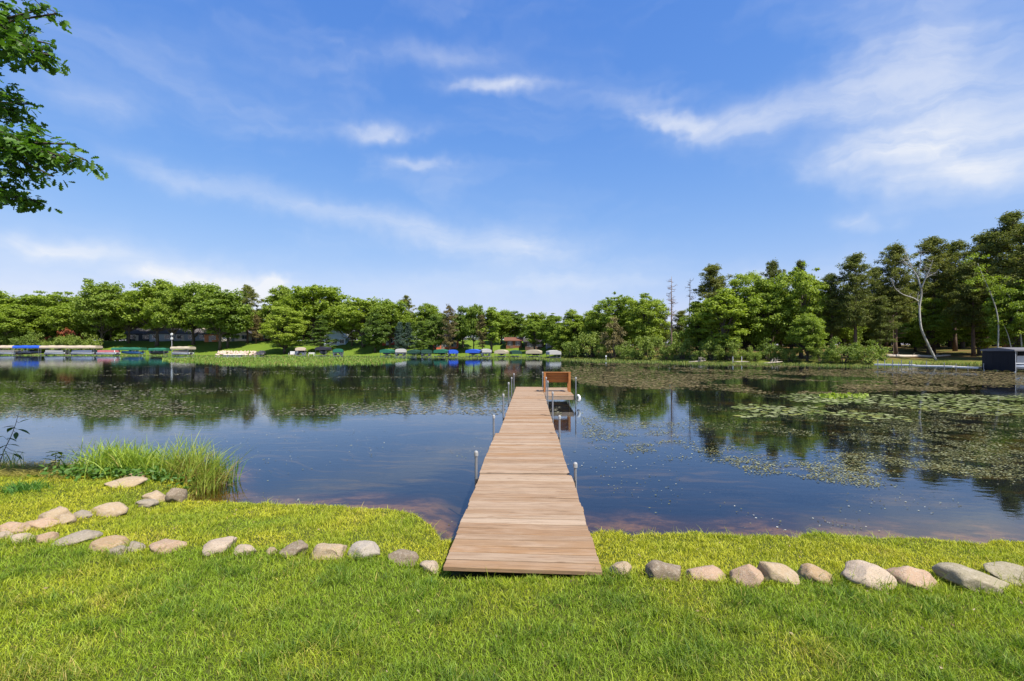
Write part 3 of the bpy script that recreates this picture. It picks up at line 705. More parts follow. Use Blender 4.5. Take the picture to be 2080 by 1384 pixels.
M['red_leaf'] = leaf('red_leaf', (0.22, 0.055, 0.022), (0.30, 0.085, 0.030))
for s in range(1): shrub('red_shrub', 3.2, 2.1, 16, 60, 0.34, 130+s, 'red_leaf')
NAMES['red_shrub'] = ('red_leaved_shrub', 'shrub')
def build_far_trees():
    G = 'trees along the far left shore'
    # kind, px, top row, metres behind the shore, width px, label
    T = [('oak',-35,590,20,150,'bushy green tree cut by the left picture edge behind the tan canopies'),
         ('aspen',62,601,16,80,'light green tree above the left end of the blue boat canopy'),
         ('oak',28,625,10,110,'low spreading tree right behind the leftmost tan canopy'),
         ('maple',118,594,22,100,'rounded yellow green tree left of the tall forked oak'),
         ('oak',150,618,14,90,'broad tree behind the tan canopies beside the orange red shrub'),
         ('oak',205,572,11,88,'tall oak with a grey forked trunk standing on the left lawn'),
         ('oak',262,598,20,90,'round oak in front of the dark house on the left shore'),
         ('oak',318,574,17,110,'wide oak left of the leaning trunk before the grey blue house'),
         ('oak',352,590,13,80,'oak with a leaning trunk before the grey blue house'),
         ('oak',392,577,18,110,'high domed oak over the grey blue house'),
         ('oak',447,588,12,105,'big oak on the lawn with two dark trunks by the cream house'),
         ('dark',462,612,15,80,'dark shaded tree close behind the two trunked oak'),
         ('far_pine',503,580,24,44,'thin topped pine rising into the white cloud on the left'),
         ('brown_pine',520,640,22,50,'brownish pine between the cream house and the lone lawn tree'),
         ('oak',540,628,30,60,'small rounded tree in the dip below the white cloud'),
         ('maple',578,626,6,78,'lone bright green tree standing forward on the lawn over a dark shadow'),
         ('oak',574,585,26,66,'tall narrow oak behind the lone lawn tree'),
         ('oak',640,580,25,120,'largest domed oak on the far shore'),
         ('white_pine',650,640,9,92,'dark layered white pine standing behind the black boat canopy'),
         ('oak',690,622,22,70,'oak on the right flank of the largest domed oak'),
         ('brown_pine',715,655,20,40,'brownish tree right of the pale blue house'),
         ('oak',738,606,18,92,'flat topped oak right of the pale blue house'),
         ('oak',792,612,16,80,'round oak left of the blue grey spruce'),
         ('dark',762,640,9,56,'dark tree standing forward on the lawn left of the blue grey spruce'),
         ('spruce',812,655,7,26,'small conical spruce behind the green and white boat canopies'),
         ('spruce',829,656,14,24,'pale blue grey spruce behind the small conical one'),
         ('far_pine',826,601,30,34,'pine whose top pokes over the oaks behind the blue grey spruce'),
         ('white_pine',857,654,5,44,'soft green young white pine behind the dark green boat canopies'),
         ('oak',872,620,18,64,'oak left of the brown pine by the red house'),
         ('brown_pine',912,621,6,34,'tall reddish brown pine in front of the red house'),
         ('dark',884,640,9,44,'dark leafy tree standing close before the left end of the red house'),
         ('dark',940,624,16,54,'dark oak right of the red house'),
         ('oak',963,620,9,44,'slender crowned oak left of the open lawn strip'),
         ('brown_pine',980,640,7,22,'thin brown pine on the open lawn strip'),
         ('aspen',998,626,8,44,'upright green tree on the open lawn strip behind the white canopy'),
         ('oak',1018,632,22,56,'oak behind the log cabin on its left'),
         ('dark',1046,634,26,50,'dark oak right behind the log cabin'),
         ('oak',1090,636,20,54,'oak over the dark brown cabin'),
         ('aspen',1086,650,8,34,'light trunked young tree in front of the dark brown cabin'),
         ('basswood',1122,640,14,50,'leafy tree above the last white canopy'),
         ('maple',1142,668,4,50,'low bushy tree where the canopies end by the marsh')]
    for k, px, top, off, w, lab in T: plant(k, px, top, fd(px)+off, lab, G, w)
    for px, top, lab in ((146,668,'orange red shrub under the trees left of the tall forked oak'), (88,684,'low orange red shrub behind the blue boat canopy')):
        plant('red_shrub', px, top, fd(px)+11, lab, 'red leaved shrubs', 24)
    rng = random.Random(4)
    def topline(px): return float(np.interp(px, [-200,0,100,200,300,400,470,530,600,640,690,740,800,870,920,970,1030,1080,1130,1200,1250,1310,1400,1500,1600,1700,1800,1900,2000,2100,2300],
                                          [590,592,602,598,590,588,610,648,612,606,628,622,624,628,632,634,646,648,642,636,620,618,622,585,580,575,555,540,525,495,470]))
    for px in range(-170, 1140, 26):
        x = px+rng.uniform(-9, 9)
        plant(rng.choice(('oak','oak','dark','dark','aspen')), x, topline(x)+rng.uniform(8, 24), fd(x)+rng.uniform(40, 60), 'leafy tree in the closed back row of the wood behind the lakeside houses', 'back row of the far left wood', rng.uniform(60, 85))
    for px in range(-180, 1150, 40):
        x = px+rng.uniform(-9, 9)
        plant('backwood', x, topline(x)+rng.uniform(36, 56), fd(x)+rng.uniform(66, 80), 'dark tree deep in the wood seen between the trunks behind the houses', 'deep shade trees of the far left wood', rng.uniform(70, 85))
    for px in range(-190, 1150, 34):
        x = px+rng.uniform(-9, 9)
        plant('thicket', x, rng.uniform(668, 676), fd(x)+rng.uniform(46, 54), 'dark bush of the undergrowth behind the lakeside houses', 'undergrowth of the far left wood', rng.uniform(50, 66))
    for px in list(range(-90, 190, 24)):
        x = px+rng.uniform(-6, 6)
        plant('shrub', x, rng.uniform(672, 690), fd(x)+rng.uniform(3, 9), 'green bush in the hedge behind the tan and blue boat canopies', 'hedge behind the left canopies', rng.uniform(40, 52))
build_far_trees()

def build_right_trees():
    G = 'trees along the wooded right shore'
    T = [('basswood',1166,632,6,60,'rounded tree at the left end of the wooded right shore'),
         ('basswood',1206,624,8,56,'tree with a pale leaning stem left of the yellow brown young tree'),
         ('maple',1250,602,10,84,'high round crowned tree behind the yellow brown young tree'),
         ('maple',1312,600,10,84,'round crowned tree left of the reddish dead snag'),
         ('tamarack',1246,644,2,50,'yellow brown young conifer standing at the water on the right shore'),
         ('red_pine',1345,640,20,40,'dark pine between the round crowned tree and the reddish snag'),
         ('red_pine',1385,632,18,56,'dark pine seen through the gap beside the snags'),
         ('red_pine',1452,540,9,88,'tall ragged pine standing above the trees right of the dead snags'),
         ('aspen',1472,590,3,80,'light green drooping tree in front of the tall ragged pine'),
         ('basswood',1420,612,6,60,'leafy tree between the slender snag and the tall ragged pine'),
         ('maple',1516,556,9,80,'bright green tree right of the tall ragged pine'),
         ('red_pine',1570,532,22,56,'pine with only its round top showing above the bright maples'),
         ('maple',1556,570,7,96,'broad bright green maple below the round pine top'),
         ('red_pine',1626,531,24,46,'pine just peeking over the tallest bright maple'),
         ('maple',1628,548,7,100,'tallest bright green maple on the right shore'),
         ('red_pine',1688,558,8,64,'pine directly right of the tallest bright maple'),
         ('red_pine',1738,517,8,92,'tall pine with a dark bare trunk left of centre in the pine stand'),
         ('red_pine',1782,545,15,60,'pine filling the notch between two taller pines in the stand'),
         ('red_pine',1820,499,12,84,'pointed pine left of the bare white birch'),
         ('red_pine',1788,605,5,80,'dark lower pine with a thick trunk above the metal dock end'),
         ('red_pine',1896,484,15,92,'pine behind the bare white birch'),
         ('red_pine',1940,492,20,96,'broad olive pine right of the bare white birch'),
         ('red_pine',1978,535,10,84,'shaded pine standing on the sunny ochre slope'),
         ('red_pine',2004,478,16,96,'pine left of the tallest pine, behind the leaning birches'),
         ('red_pine',2052,434,14,120,'tallest pine on the right shore'),
         ('red_pine',2098,452,10,120,'pine cut by the right picture edge'),
         ('basswood',1990,590,13,70,'olive leafy tree behind the leaning birches'),
         ('maple',2066,580,8,90,'light green leafy tree above the black covered boat lift'),
         ('maple',1885,610,14,70,'small bright green tree behind the bare white birch trunk'),
         ('basswood',1860,640,20,60,'low leafy tree in the shade behind the fallen log'),
         ('maple',1640,640,2,60,'low drooping green tree at the water before the tallest bright maple'),
         ('basswood',1715,600,12,60,'green leafy tree between two pines over the rounded bush')]
    for k, px, top, off, w, lab in T: plant(k, px, top, fd(px)+off, lab, G, w)
    rng = random.Random(14)
    tl = lambda px: float(np.interp(px, [1140,1200,1250,1310,1340,1420,1500,1600,1700,1800,1900,2000,2100,2300], [648,640,625,622,662,655,600,582,585,570,555,535,505,480]))
    for px in range(1150, 2115, 27):
        x = px+rng.uniform(-8, 8)
        k = rng.choice(('basswood','maple','red_pine')) if px < 1650 else rng.choice(('red_pine','red_pine','basswood'))
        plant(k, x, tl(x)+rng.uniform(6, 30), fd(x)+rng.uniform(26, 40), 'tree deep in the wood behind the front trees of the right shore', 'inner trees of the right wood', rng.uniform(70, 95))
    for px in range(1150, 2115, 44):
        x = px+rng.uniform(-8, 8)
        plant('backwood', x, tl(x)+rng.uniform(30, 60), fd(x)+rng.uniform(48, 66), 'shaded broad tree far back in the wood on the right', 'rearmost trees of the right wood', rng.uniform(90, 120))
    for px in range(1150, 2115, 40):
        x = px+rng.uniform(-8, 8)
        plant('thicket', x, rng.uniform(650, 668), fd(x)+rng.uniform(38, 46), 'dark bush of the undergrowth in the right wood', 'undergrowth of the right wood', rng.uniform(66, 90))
    B = [(1165,684,1.5,50,'bush under the rounded tree at the left end of the right shore'),(1200,672,2,44,'tall bush left of the yellow brown young conifer'),(1226,696,1,36,'low bush behind the white marker post'),
         (1268,692,1,40,'bush touching the right side of the yellow brown young conifer'),(1292,704,0.6,40,'lowest bush between the two round crowned trees'),(1322,682,1.2,50,'full bush under the round crowned tree left of the reddish snag'),
         (1354,698,0.8,34,'small bush at the foot of the reddish dead snag'),(1386,676,2.5,46,'tall bush below the slender dead snag'),(1418,706,1,30,'low bush beside the bleached driftwood branch'),
         (1448,690,1.5,44,'bush left of the light green drooping tree'),(1482,680,2,50,'bush at the right foot of the light green drooping tree'),(1516,704,3,32,'small bush behind the tiny plank landing'),
         (1566,688,3,56,'rounded bush below the broad maple on the right shore'),(1604,708,1.2,34,'low bush behind the tangle of driftwood'),(1668,702,2,40,'bush below the tallest bright maple on its right'),
         (1712,686,1.5,60,'leafy bush left of the bright rounded one by the metal dock'),(1760,692,0.9,66,'bright rounded bush at the water left of the metal dock'),(1532,716,1,28,'smallest bush right of the tiny plank landing'),(1690,716,1,34,'low bush in front of the leafy one by the metal dock')]
    for px, top, off, w, lab in B: plant('shrub', px, top, fd(px)+off, lab, 'bushes along the right shore', w)
build_right_trees()

def limb(mb, pts, r0, r1, k=6):
    """smooth tube through picture points that have been given a distance"""
    p = np.array(pts, float); t = np.linspace(0, len(p)-1, 4*(len(p)-1)+1)
    q = np.stack([np.interp(t, np.arange(len(p)), p[:, a]) for a in range(3)], -1)
    for _ in range(2): q[1:-1] = 0.25*q[:-2]+0.5*q[1:-1]+0.25*q[2:]
    mb.tube(q, np.linspace(r0, r1, len(q)), k); return q
def build_bare_trees():
    rng = np.random.default_rng(5)
    def snag(px, top, d, lean, label, r0, nb, mat, crown0):
        x = (px-1040)/F*d; z0 = gz(x, d); H = HC+(HY-top)/F*d-z0
        t = thing('dead_snag', label, 'dead tree', (x, d, z0), 0, 'dead snags'); mb = MB(); 
        path = trunk_path(H, rng, 0.015, 9); path[:, 0] += lean*H*np.linspace(0, 1, 9)**2; path[:, 2] -= 0.2*(1-np.linspace(0, 1, 9))
        mb.tube(path, np.linspace(r0, 0.03, 9), 7); mb.build('trunk', M[mat], t, smooth=True)
        bb = MB()
        for k in range(nb):
            z = H*rng.uniform(crown0, 0.97); a = rng.random()*6.283; L = rng.uniform(0.5, 1.5)*(1.25-z/H*0.6)
            o = np.array([np.interp(z, path[:, 2], path[:, i]) for i in (0, 1, 2)]); e = o+np.array([L*math.cos(a), L*math.sin(a), L*rng.uniform(-0.1, 0.5)])
            m = (o+e)/2+np.array([0, 0, -0.1*L]); bb.tube([o, m, e], [0.05, 0.035, 0.012], 4, False)
            for q in range(3):
                s = o+(e-o)*rng.uniform(0.4, 1); bb.tube([s, s+rng.normal(size=3)*0.28], [0.018, 0.008], 3, False)
        bb.build('branches', M[mat], t)
    snag(1364, 562, 88, 0.0, 'reddish bare dead snag with short twigs at its top', 0.22, 46, 'snag_bark', 0.5)
    snag(1400, 566, 90, 0.01, 'slender dead snag right of the reddish one', 0.12, 22, 'bark', 0.72)
    snag(1815, 640, 74, 0.0, 'thin pale dead stem behind the fallen log', 0.07, 6, 'snag_bark', 0.6)
    # bare white birch, read off the photograph at its distance from the shore
    d = 71.0; base = P(1903, 733, d); z0 = gz(base.x, d)
    t = thing('bare_birch_tree', 'bare white birch with a crooked trunk leaning over the shore', 'tree', (base.x, d, z0)); b0 = Vector((base.x, d, z0))
    pt = lambda px, py, dd=0: tuple(P(px, py, d+dd)-b0)
    mb = MB(); limb(mb, [(0, 0, -0.3), pt(1885, 700), pt(1870, 668), pt(1867, 625, 0.4), pt(1872, 600, 0.3), pt(1871, 585)], 0.16, 0.10, 8); mb.build('trunk', M['birch'], t, smooth=True)
    for pts, r in (([pt(1866, 613), pt(1855, 605, -0.4), pt(1836, 600, -0.8), pt(1818, 588, -1), pt(1810, 566, -1)], 0.09), ([pt(1871, 587), pt(1864, 562, 0.3), pt(1852, 545, 0.5), pt(1844, 525, 0.8), pt(1838, 508, 1)], 0.13),
                   ([pt(1864, 562, 0.3), pt(1869, 540), pt(1871, 512, -0.4)], 0.08), ([pt(1871, 587), pt(1880, 565, -0.4), pt(1890, 545, -0.7), pt(1895, 528, -1)], 0.10),
                   ([pt(1852, 545), pt(1842, 538), pt(1834, 528)], 0.05), ([pt(1880, 566), pt(1888, 560), pt(1898, 556)], 0.04), ([pt(1867, 625), pt(1863, 605), pt(1865, 598)], 0.05)):
        mb = MB(); q = limb(mb, pts, r, 0.02, 6)
        for k in range(16):
            s = q[rng.integers(len(q)//3, len(q))]; e = s+rng.normal(size=3)*np.array([0.45, 0.45, 0.3])+np.array([0, 0, 0.35]); mb.tube([s, (s+e)/2+rng.normal(size=3)*0.06, e], [0.02, 0.015, 0.007], 3, False)
        mb.build('branch', M['birch'], t, smooth=True)
    for lab, pts, r in (('pale birch leaning left in front of the tallest pine', [(2026,702),(2029,660),(2024,628),(2010,590),(1994,556),(1986,535)], 0.09), ('short white birch stem slanting beside the black covered boat lift', [(2060,704),(2048,680),(2038,658)], 0.08),
                        ('white birch cut by shade at the right picture edge', [(2078,706),(2072,665),(2068,630),(2050,600),(2030,585)], 0.09)):
        d2 = 66.0; bb = P(pts[0][0], pts[0][1], d2); z0 = gz(bb.x, d2); o = Vector((bb.x, d2, z0)); t = thing('birch_tree', lab, 'tree', o)
        mb = MB(); q = limb(mb, [(0, 0, -0.2)]+[tuple(P(a, b, d2)-o) for a, b in pts[1:]], r, 0.025, 7); mb.build('trunk', M['birch'], t, smooth=True)
        cr = MB()
        for k in range(26):
            s = q[-1-rng.integers(0, 9)]+rng.normal(size=3)*np.array([1.0, 1.0, 0.8]); clump(cr, s, 0.6, 40, 0.2, 0.7, rng)
        cr.build('crown', M['light_leaf'], t)
build_bare_trees()

# ------------------------------------------------------------------ houses on the far shore
def house(px, wpx, off, ridge, label, wall, roof, gable=False, dep=8.0, nwin=3, chimney=False, trim=(0.7,0.7,0.7), wh=2.7):
    d = fd(px)+off; x = (px-1040)/F*d; z = gz(x, d); w = wpx/F*d; rh = max(HC+(HY-ridge)/F*d-z-wh, 0.8)
    h = thing('house', label, 'house', (x, d, z), math.atan2(-x, d)*0.5)
    wl = MB().box((0, dep/2, wh/2-0.4), (w, dep, wh+0.8))
    if gable: wl.prism([(-w/2+0.002, wh-0.001), (w/2-0.002, wh-0.001), (0, wh+rh-0.05)], 0.01, dep-0.01, 1)
    else:
        for s in (-1, 1): wl.prism([(0.002, wh-0.001), (dep-0.002, wh-0.001), (dep/2, wh+rh-0.05)], s*(w/2-0.12)-0.1, s*(w/2-0.12)+0.1, 0)
    o = wl.build('wall', M['wall'], h); o.color = (*wall, 1)
    r = MB(); e = 0.6; th = 0.18
    if gable:
        for s in (-1, 1): r.prism([(0, wh+rh), (s*(w/2+e), wh-rh*2*e/w), (s*(w/2+e), wh-rh*2*e/w+th), (0, wh+rh+th)], -e, dep+e, 1)
    else:
        for a in (0, 1):
            q = [(dep/2, wh+rh), ((-e) if a == 0 else dep+e, wh-rh*2*e/dep), ((-e) if a == 0 else dep+e, wh-rh*2*e/dep+th), (dep/2, wh+rh+th)]
            r.prism(q, -w/2-e, w/2+e, 0)
    o = r.build('roof', M['roof'], h); o.color = (*roof, 1)
    if chimney: MB().box((w*0.22, dep*0.5, wh+rh*0.8), (0.9, 0.7, 1.6)).build('chimney', M['log'], o)
    for k in range(nwin):
        xx = -w/2+w*(k+0.5)/nwin; ww = min(1.7, w/nwin*0.6)
        g = MB().box((xx, -0.015, 1.45), (ww+0.24, 0.09, 1.54)).build('window', M['wall'], h); g.color = (*trim, 1)
        MB().box((xx, -0.06, 1.45), (ww, 0.03, 1.3)).build('pane', M['glass'], g)
        MB().box((xx, -0.085, 1.45), (0.06, 0.03, 1.3)).build('mullion', M['white_paint'], g)
    dr = MB().box((-w/2+w*(0.5 if nwin > 1 else 0.85)/max(nwin, 1)*0.0+w*0.5-0.75, -0.02, 1.05), (0.95, 0.08, 2.1)).build('door', M['wall'], h); dr.color = (*[c*0.6 for c in trim], 1)
M['glass'] = surf('glass', (0.03, 0.045, 0.06), 0.08, 0.1, 2, spec=0.8)
def build_houses():
    house(283, 44, 30, 668, 'dark low house with white base under the oaks on the left', (0.06,0.075,0.11), (0.05,0.045,0.045), nwin=2)
    house(376, 124, 30, 668, 'long grey blue house behind the oak trunks on the left shore', (0.26,0.31,0.40), (0.09,0.08,0.08), nwin=6, chimney=True)
    house(432, 30, 25, 676, 'small orange brick cottage between the grey blue and cream houses', (0.45,0.19,0.09), (0.10,0.07,0.06), nwin=1)
    house(478, 52, 28, 667, 'cream gabled house with a dark roof behind the two trunked oak', (0.62,0.56,0.46), (0.08,0.07,0.07), gable=True, nwin=3, trim=(0.25,0.3,0.36))
    house(512, 30, 34, 672, 'low brown house right of the cream gabled one', (0.16,0.12,0.09), (0.06,0.055,0.055), nwin=2)
    house(562, 60, 38, 680, 'brown house in shade behind the lone lawn tree', (0.20,0.11,0.07), (0.07,0.06,0.055), nwin=3)
    house(680, 42, 20, 668, 'pale blue gabled house with white eaves on the lawn crest', (0.42,0.52,0.62), (0.60,0.60,0.60), gable=True, nwin=3, trim=(0.8,0.8,0.8))
    house(752, 36, 22, 676, 'dark house with a light eave behind the flat topped oak', (0.07,0.055,0.05), (0.36,0.34,0.32), nwin=2)
    house(792, 30, 20, 686, 'small red cabin left of the conical spruce', (0.36,0.07,0.04), (0.10,0.06,0.05), nwin=1)
    house(905, 50, 15, 680, 'coral red house behind the tall reddish brown pine', (0.46,0.11,0.06), (0.06,0.05,0.05), nwin=3, dep=7, trim=(0.3,0.25,0.22))
    house(960, 26, 34, 686, 'grey house in shade behind the open lawn strip', (0.16,0.18,0.20), (0.07,0.07,0.075), nwin=2)
    house(1044, 32, 16, 688, 'log cabin with a rust red roof on the lawn crest', (0.17,0.07,0.036), (0.15,0.065,0.042), nwin=2, dep=6, wh=2.2, trim=(0.22,0.14,0.1))
    house(1086, 38, 14, 690, 'dark brown cabin with a deck behind the pale canopies', (0.10,0.06,0.045), (0.05,0.042,0.042), nwin=2, dep=6, wh=2.2, trim=(0.2,0.15,0.12))
    house(1122, 26, 18, 690, 'grey blue cottage at the right end of the lawns', (0.20,0.23,0.30), (0.08,0.08,0.09), nwin=2, dep=6, wh=2.2)
build_houses()

# ------------------------------------------------------------------ boat lifts and boats
TANC, BLUE, GREEN, DGREEN, BLACK, CREAM, WHITE, SLATE = (0.42,0.34,0.25), (0.018,0.075,0.42), (0.014,0.105,0.062), (0.014,0.05,0.034), (0.022,0.022,0.034), (0.36,0.31,0.22), (0.36,0.35,0.33), (0.2,0.22,0.26)
def lift(px, d, L, W, top, yaw, color, label, skirt=0.45):
    x = (px-1040)/F*d; H = HC+(HY-top)/F*d
    t = thing('boat_lift', label, 'boat lift', (x, d, 0), yaw, 'boat lifts along the far shore')
    prof = [(-1, -skirt), (-1, 0), (-0.9, 0.20), (-0.55, 0.36), (0, 0.40), (0.55, 0.36), (0.9, 0.20), (1, 0), (1, -skirt)]
    us = np.linspace(-1, 1, 7); V = []; zb = H-0.4
    for u in us:
        e = 1-0.22*abs(u)**4; dr = -0.05*math.cos(u*math.pi*3)
        for a, b in prof: V.append((u*L/2, a*W/2*(1-0.03*abs(u)**3), zb+(b*e+dr if b >= 0 else b*(1+0.1*math.sin(u*7)))))
    n = len(prof); q = [(i*n+j, (i+1)*n+j, (i+1)*n+j+1, i*n+j+1) for i in range(6) for j in range(n-1)]
    c = MB(); c.add(V, q, [tuple(range(n))], [tuple(6*n+j for j in range(n))[::-1]]); o = c.build('canopy', M['fabric'], t); o.color = (*color, 1)
    bed = min(-0.6, gz(x, d)-0.2)
    for sx in (-1, 1):
        for sy in (-1, 1): MB().tube([(sx*(L/2-0.5), sy*(W/2-0.12), bed), (sx*(L/2-0.5), sy*(W/2-0.12), zb-0.05)], 0.045, 6).build('post', M['galv'], t)
        MB().box((sx*(L/2-0.5), 0, 0.18), (0.12, W-0.24, 0.12)).build('cross_beam', M['galv'], t)
    for sy in (-1, 1): MB().box((0, sy*(W/2-0.12), zb-0.12), (L-0.9, 0.06, 0.06)).build('rail', M['galv'], t)
    for sy in (-0.35, 0.35): MB().box((0, sy*W/2, 0.30), (L-0.9, 0.10, 0.10)).build('bunk', M['frame_wood'], t)
    return x, d
def hull_mesh(L, W, H):
    st = np.linspace(0, 1, 9); V = []
    for s in st:
        b = W/2*(1-max(0, (s-0.45)/0.55)**2.2)+0.02; k = 0.30*max(0, (s-0.5)/0.5)**2*H
        sh = H*(0.92+0.25*s*s)
        V += [(-L/2+L*s, -b, sh), (-L/2+L*s, -b*0.88, H*0.42+k), (-L/2+L*s, 0, k), (-L/2+L*s, b*0.88, H*0.42+k), (-L/2+L*s, b, sh)]
    q = [(i*5+j, i*5+j+1, (i+1)*5+j+1, (i+1)*5+j) for i in range(8) for j in range(4)]+[(i*5+4, i*5, (i+1)*5, (i+1)*5+4) for i in range(8)]
    return V, q, [(4, 3, 2, 1, 0)]
def runabout(px, d, yaw, color, label, z=0.42, L=5.2):
    t = thing('motor_boat', label, 'boat', ((px-1040)/F*d, d, z), yaw, 'boats on the far lifts')
    V, q, e = hull_mesh(L, 2.0, 0.85); m = MB(); m.add(V, q, e); o = m.build('hull', M['paint'], t); o.color = (*color, 1)
    MB().prism([(0.2, 0.80), (0.55, 0.80), (0.30, 1.35), (0.25, 1.35)], -0.75, 0.75, 1).build('windshield', M['glass'], t)
    for sx in (-0.5, -1.4): MB().box((sx, 0, 0.95), (0.45, 1.2, 0.35)).build('seat', M['white_paint'], t, bevel=0.05)
    MB().box((-L/2-0.15, 0, 0.75), (0.45, 0.4, 0.6)).build('outboard_motor', M['dark_metal'], t, bevel=0.06)
def pontoon(px, d, yaw, color, label, z=0.30, L=6.2):
    t = thing('pontoon_boat', label, 'boat', ((px-1040)/F*d, d, z), yaw, 'boats on the far lifts')
    for s in (-1, 1):
        MB().tube([(-L/2, s*0.85, 0.28), (L/2-0.7, s*0.85, 0.28), (L/2-0.2, s*0.85, 0.36), (L/2, s*0.85, 0.5)], [0.28, 0.28, 0.2, 0.04], 10).build('float', M['metal'], t, smooth=True)
    MB().box((0, 0, 0.62), (L-0.2, 2.4, 0.12)).build('deck', M['metal'], t)
    for s in (-1, 1):
        o = MB().box((0, s*1.16, 1.02), (L-0.8, 0.05, 0.62)).build('side_panel', M['paint'], t); o.color = (*color, 1)
    for s in (-1, 1): o = MB().box((s*(L/2-0.42), 0, 1.02), (0.05, 1.5, 0.62)).build('end_panel', M['paint'], t); o.color = (*color, 1)
    for sx in (-1.8, 0.9): MB().box((sx, 0.6, 1.0), (1.2, 0.7, 0.6)).build('seat', M['white_paint'], t, bevel=0.06)
    MB().box((-0.3, -0.6, 1.05), (0.6, 0.6, 0.75)).build('console', M['dark_metal'], t, bevel=0.04)
    MB().box((-L/2-0.15, 0, 0.7), (0.4, 0.4, 0.8)).build('outboard_motor', M['dark_metal'], t, bevel=0.06)
def build_lifts():
    H = math.pi/2; off = -5
    A = [(15,41,702,0.02,TANC,'tan boat canopy cut by the left picture edge'), (62,54,702,0.05,BLUE,'long bright blue boat canopy between tan ones on the left'),
         (117,58,702,-0.03,TANC,'tan boat canopy right next to the blue one'), (173,55,702,0.04,TANC,'tan boat canopy at the right end of the tan row'),
         (263,58,706,0.03,GREEN,'flat green boat canopy over a blue boat right of the red pontoon'), (325,34,707,0.05,GREEN,'short green boat canopy left of the white pole'),
         (372,40,704,-0.04,CREAM,'cream boat canopy right of the white pole')]
    for px, w, top, yaw, c, lab in A: lift(px, fd(px)+off, w/F*(fd(px)+off), 3.0, top, yaw, c, lab)
    B = [(611,24,706,TANC,'tan boat canopy in front of the largest domed oak'), (657,27,705,BLACK,'black peaked boat canopy in front of the white pine'), (687,24,709,GREEN,'green boat canopy right of the black one'),
         (787,26,710,GREEN,'green boat canopy at the left end of the middle cluster'), (814,28,709,WHITE,'white boat canopy beside the green one in front of the spruce'), (841,23,711,DGREEN,'dark green boat canopy left of its dark green twin'),
         (866,28,711,DGREEN,'dark green boat canopy beside the bright green one'), (897,30,710,GREEN,'bright green boat canopy touching a small blue one'), (920,17,711,BLUE,'small blue boat canopy right of the bright green one'),
         (962,32,710,BLUE,'wide blue boat canopy left of the open lawn strip'), (987,24,709,WHITE,'white topped boat canopy joined to the wide blue one'), (1019,29,711,CREAM,'cream boat canopy below the log cabin on its left'),
         (1047,26,712,DGREEN,'low dark green boat canopy between two cream ones'), (1085,36,711,CREAM,'cream boat canopy in front of the dark brown cabin'), (1124,30,712,WHITE,'low white boat canopy at the right end of the row')]
    for i, (px, w, top, c, lab) in enumerate(B):
        d = fd(px)-4-(i % 3); lift(px, d, 6.4, max(2.3, w/F*d*0.80), top, H+(-0.12 if i % 2 else 0.1)-(px-1040)/F*0.6, c, lab, 0.5)
    pontoon(18, fd(18)+off, 0, (0.20,0.19,0.17), 'pontoon boat under the leftmost tan canopy'); runabout(62, fd(62)+off, 0.05, (0.06,0.07,0.10), 'dark boat under the long bright blue canopy', L=6.2)
    pontoon(117, fd(117)+off, 0, (0.30,0.29,0.28), 'white pontoon boat under the tan canopy next to the blue one'); pontoon(173, fd(173)+off, 0, (0.12,0.14,0.20), 'grey blue pontoon boat under the right end of the tan row', L=7)
    pontoon(221, fd(221)+off-3, 0.05, (0.45,0.13,0.13), 'uncovered red and white pontoon boat right of the tan row', L=5.6)
    runabout(268, fd(268)+off, math.pi, (0.07,0.20,0.42), 'blue boat under the flat green canopy', L=6.4); runabout(325, fd(325)+off, 0, (0.05,0.05,0.06), 'dark boat under the short green canopy')
    pontoon(372, fd(372)+off, 0, (0.16,0.13,0.11), 'dark pontoon boat under the cream canopy by the white pole', L=5.2)
    for i, (px, w, top, c, lab) in enumerate(B):
        if px in (1047, 1124): continue
        d = fd(px)-4-(i % 3); lb = 'boat stored under the '+lab[:lab.index('canopy')]+'canopy'+{611:' by the largest oak',657:' by the white pine',687:' next to the black one',787:' leftmost in the middle cluster',814:' by the spruce',841:' left of its twin',866:' next to bright green',897:' beside the small blue',920:' next to bright green',962:' by the lawn strip',987:' beside wide blue',1019:' near the log cabin',1085:' by the brown cabin'}[px]
        (runabout if i % 2 else pontoon)(px, d, H+(math.pi if i % 3 else 0)-(px-1040)/F*0.6, [(0.035,0.04,0.07),(0.10,0.11,0.14),(0.04,0.06,0.13)][i % 3], lb, L=4.8)
    # white pole with a nest box
    d = fd(349)-6; x = (349-1040)/F*d; t = thing('nest_box_pole', 'white pole with nest boxes standing beside the cream canopy', 'pole', (x, d, 0))
    MB().tube([(0, 0, -0.9), (0, 0, 6.8)], [0.07, 0.05], 8).build('pole', M['metal'], t)
    for z in (5.0, 6.3): MB().box((0, 0, z), (0.5, 0.4, 0.35)).prism([(-0.32, z+0.176), (0.32, z+0.176), (0, z+0.4)], -0.25, 0.25, 1).build('nest_box', M['white_paint'], t)
    # stone bank, raft, small craft
    d = fd(485)-1; t = thing('stone_bank', 'pale stone revetment at the foot of the lawn left of the shadowed tree', 'stone bank', ((485-1040)/F*d, d, 0), 0.1)
    rng = np.random.default_rng(2); s0 = stone_mesh(7); V0 = np.array([v.co for v in s0.vertices]); F0 = np.array([p.vertices for p in s0.polygons]); 
    bm = bmesh.new(); bmesh.ops.create_icosphere(bm, subdivisions=2, radius=1); V0 = np.array([v.co for v in bm.verts]); F0 = np.array([[v.index for v in f.verts] for f in bm.faces]); bm.free()
    mb = MB()
    for k in range(230):
        c = np.array([rng.uniform(-6.8, 6.8), 0, 0]); u = rng.random(); c[1] = u*2.2+0.3; c[2] = 0.1+u*1.15
        mb.add(V0*(1+0.15*rng.normal(size=(len(V0), 1)))*rng.uniform(0.18, 0.36, 3)+c, F0)
    bpy.data.meshes.remove(s0)
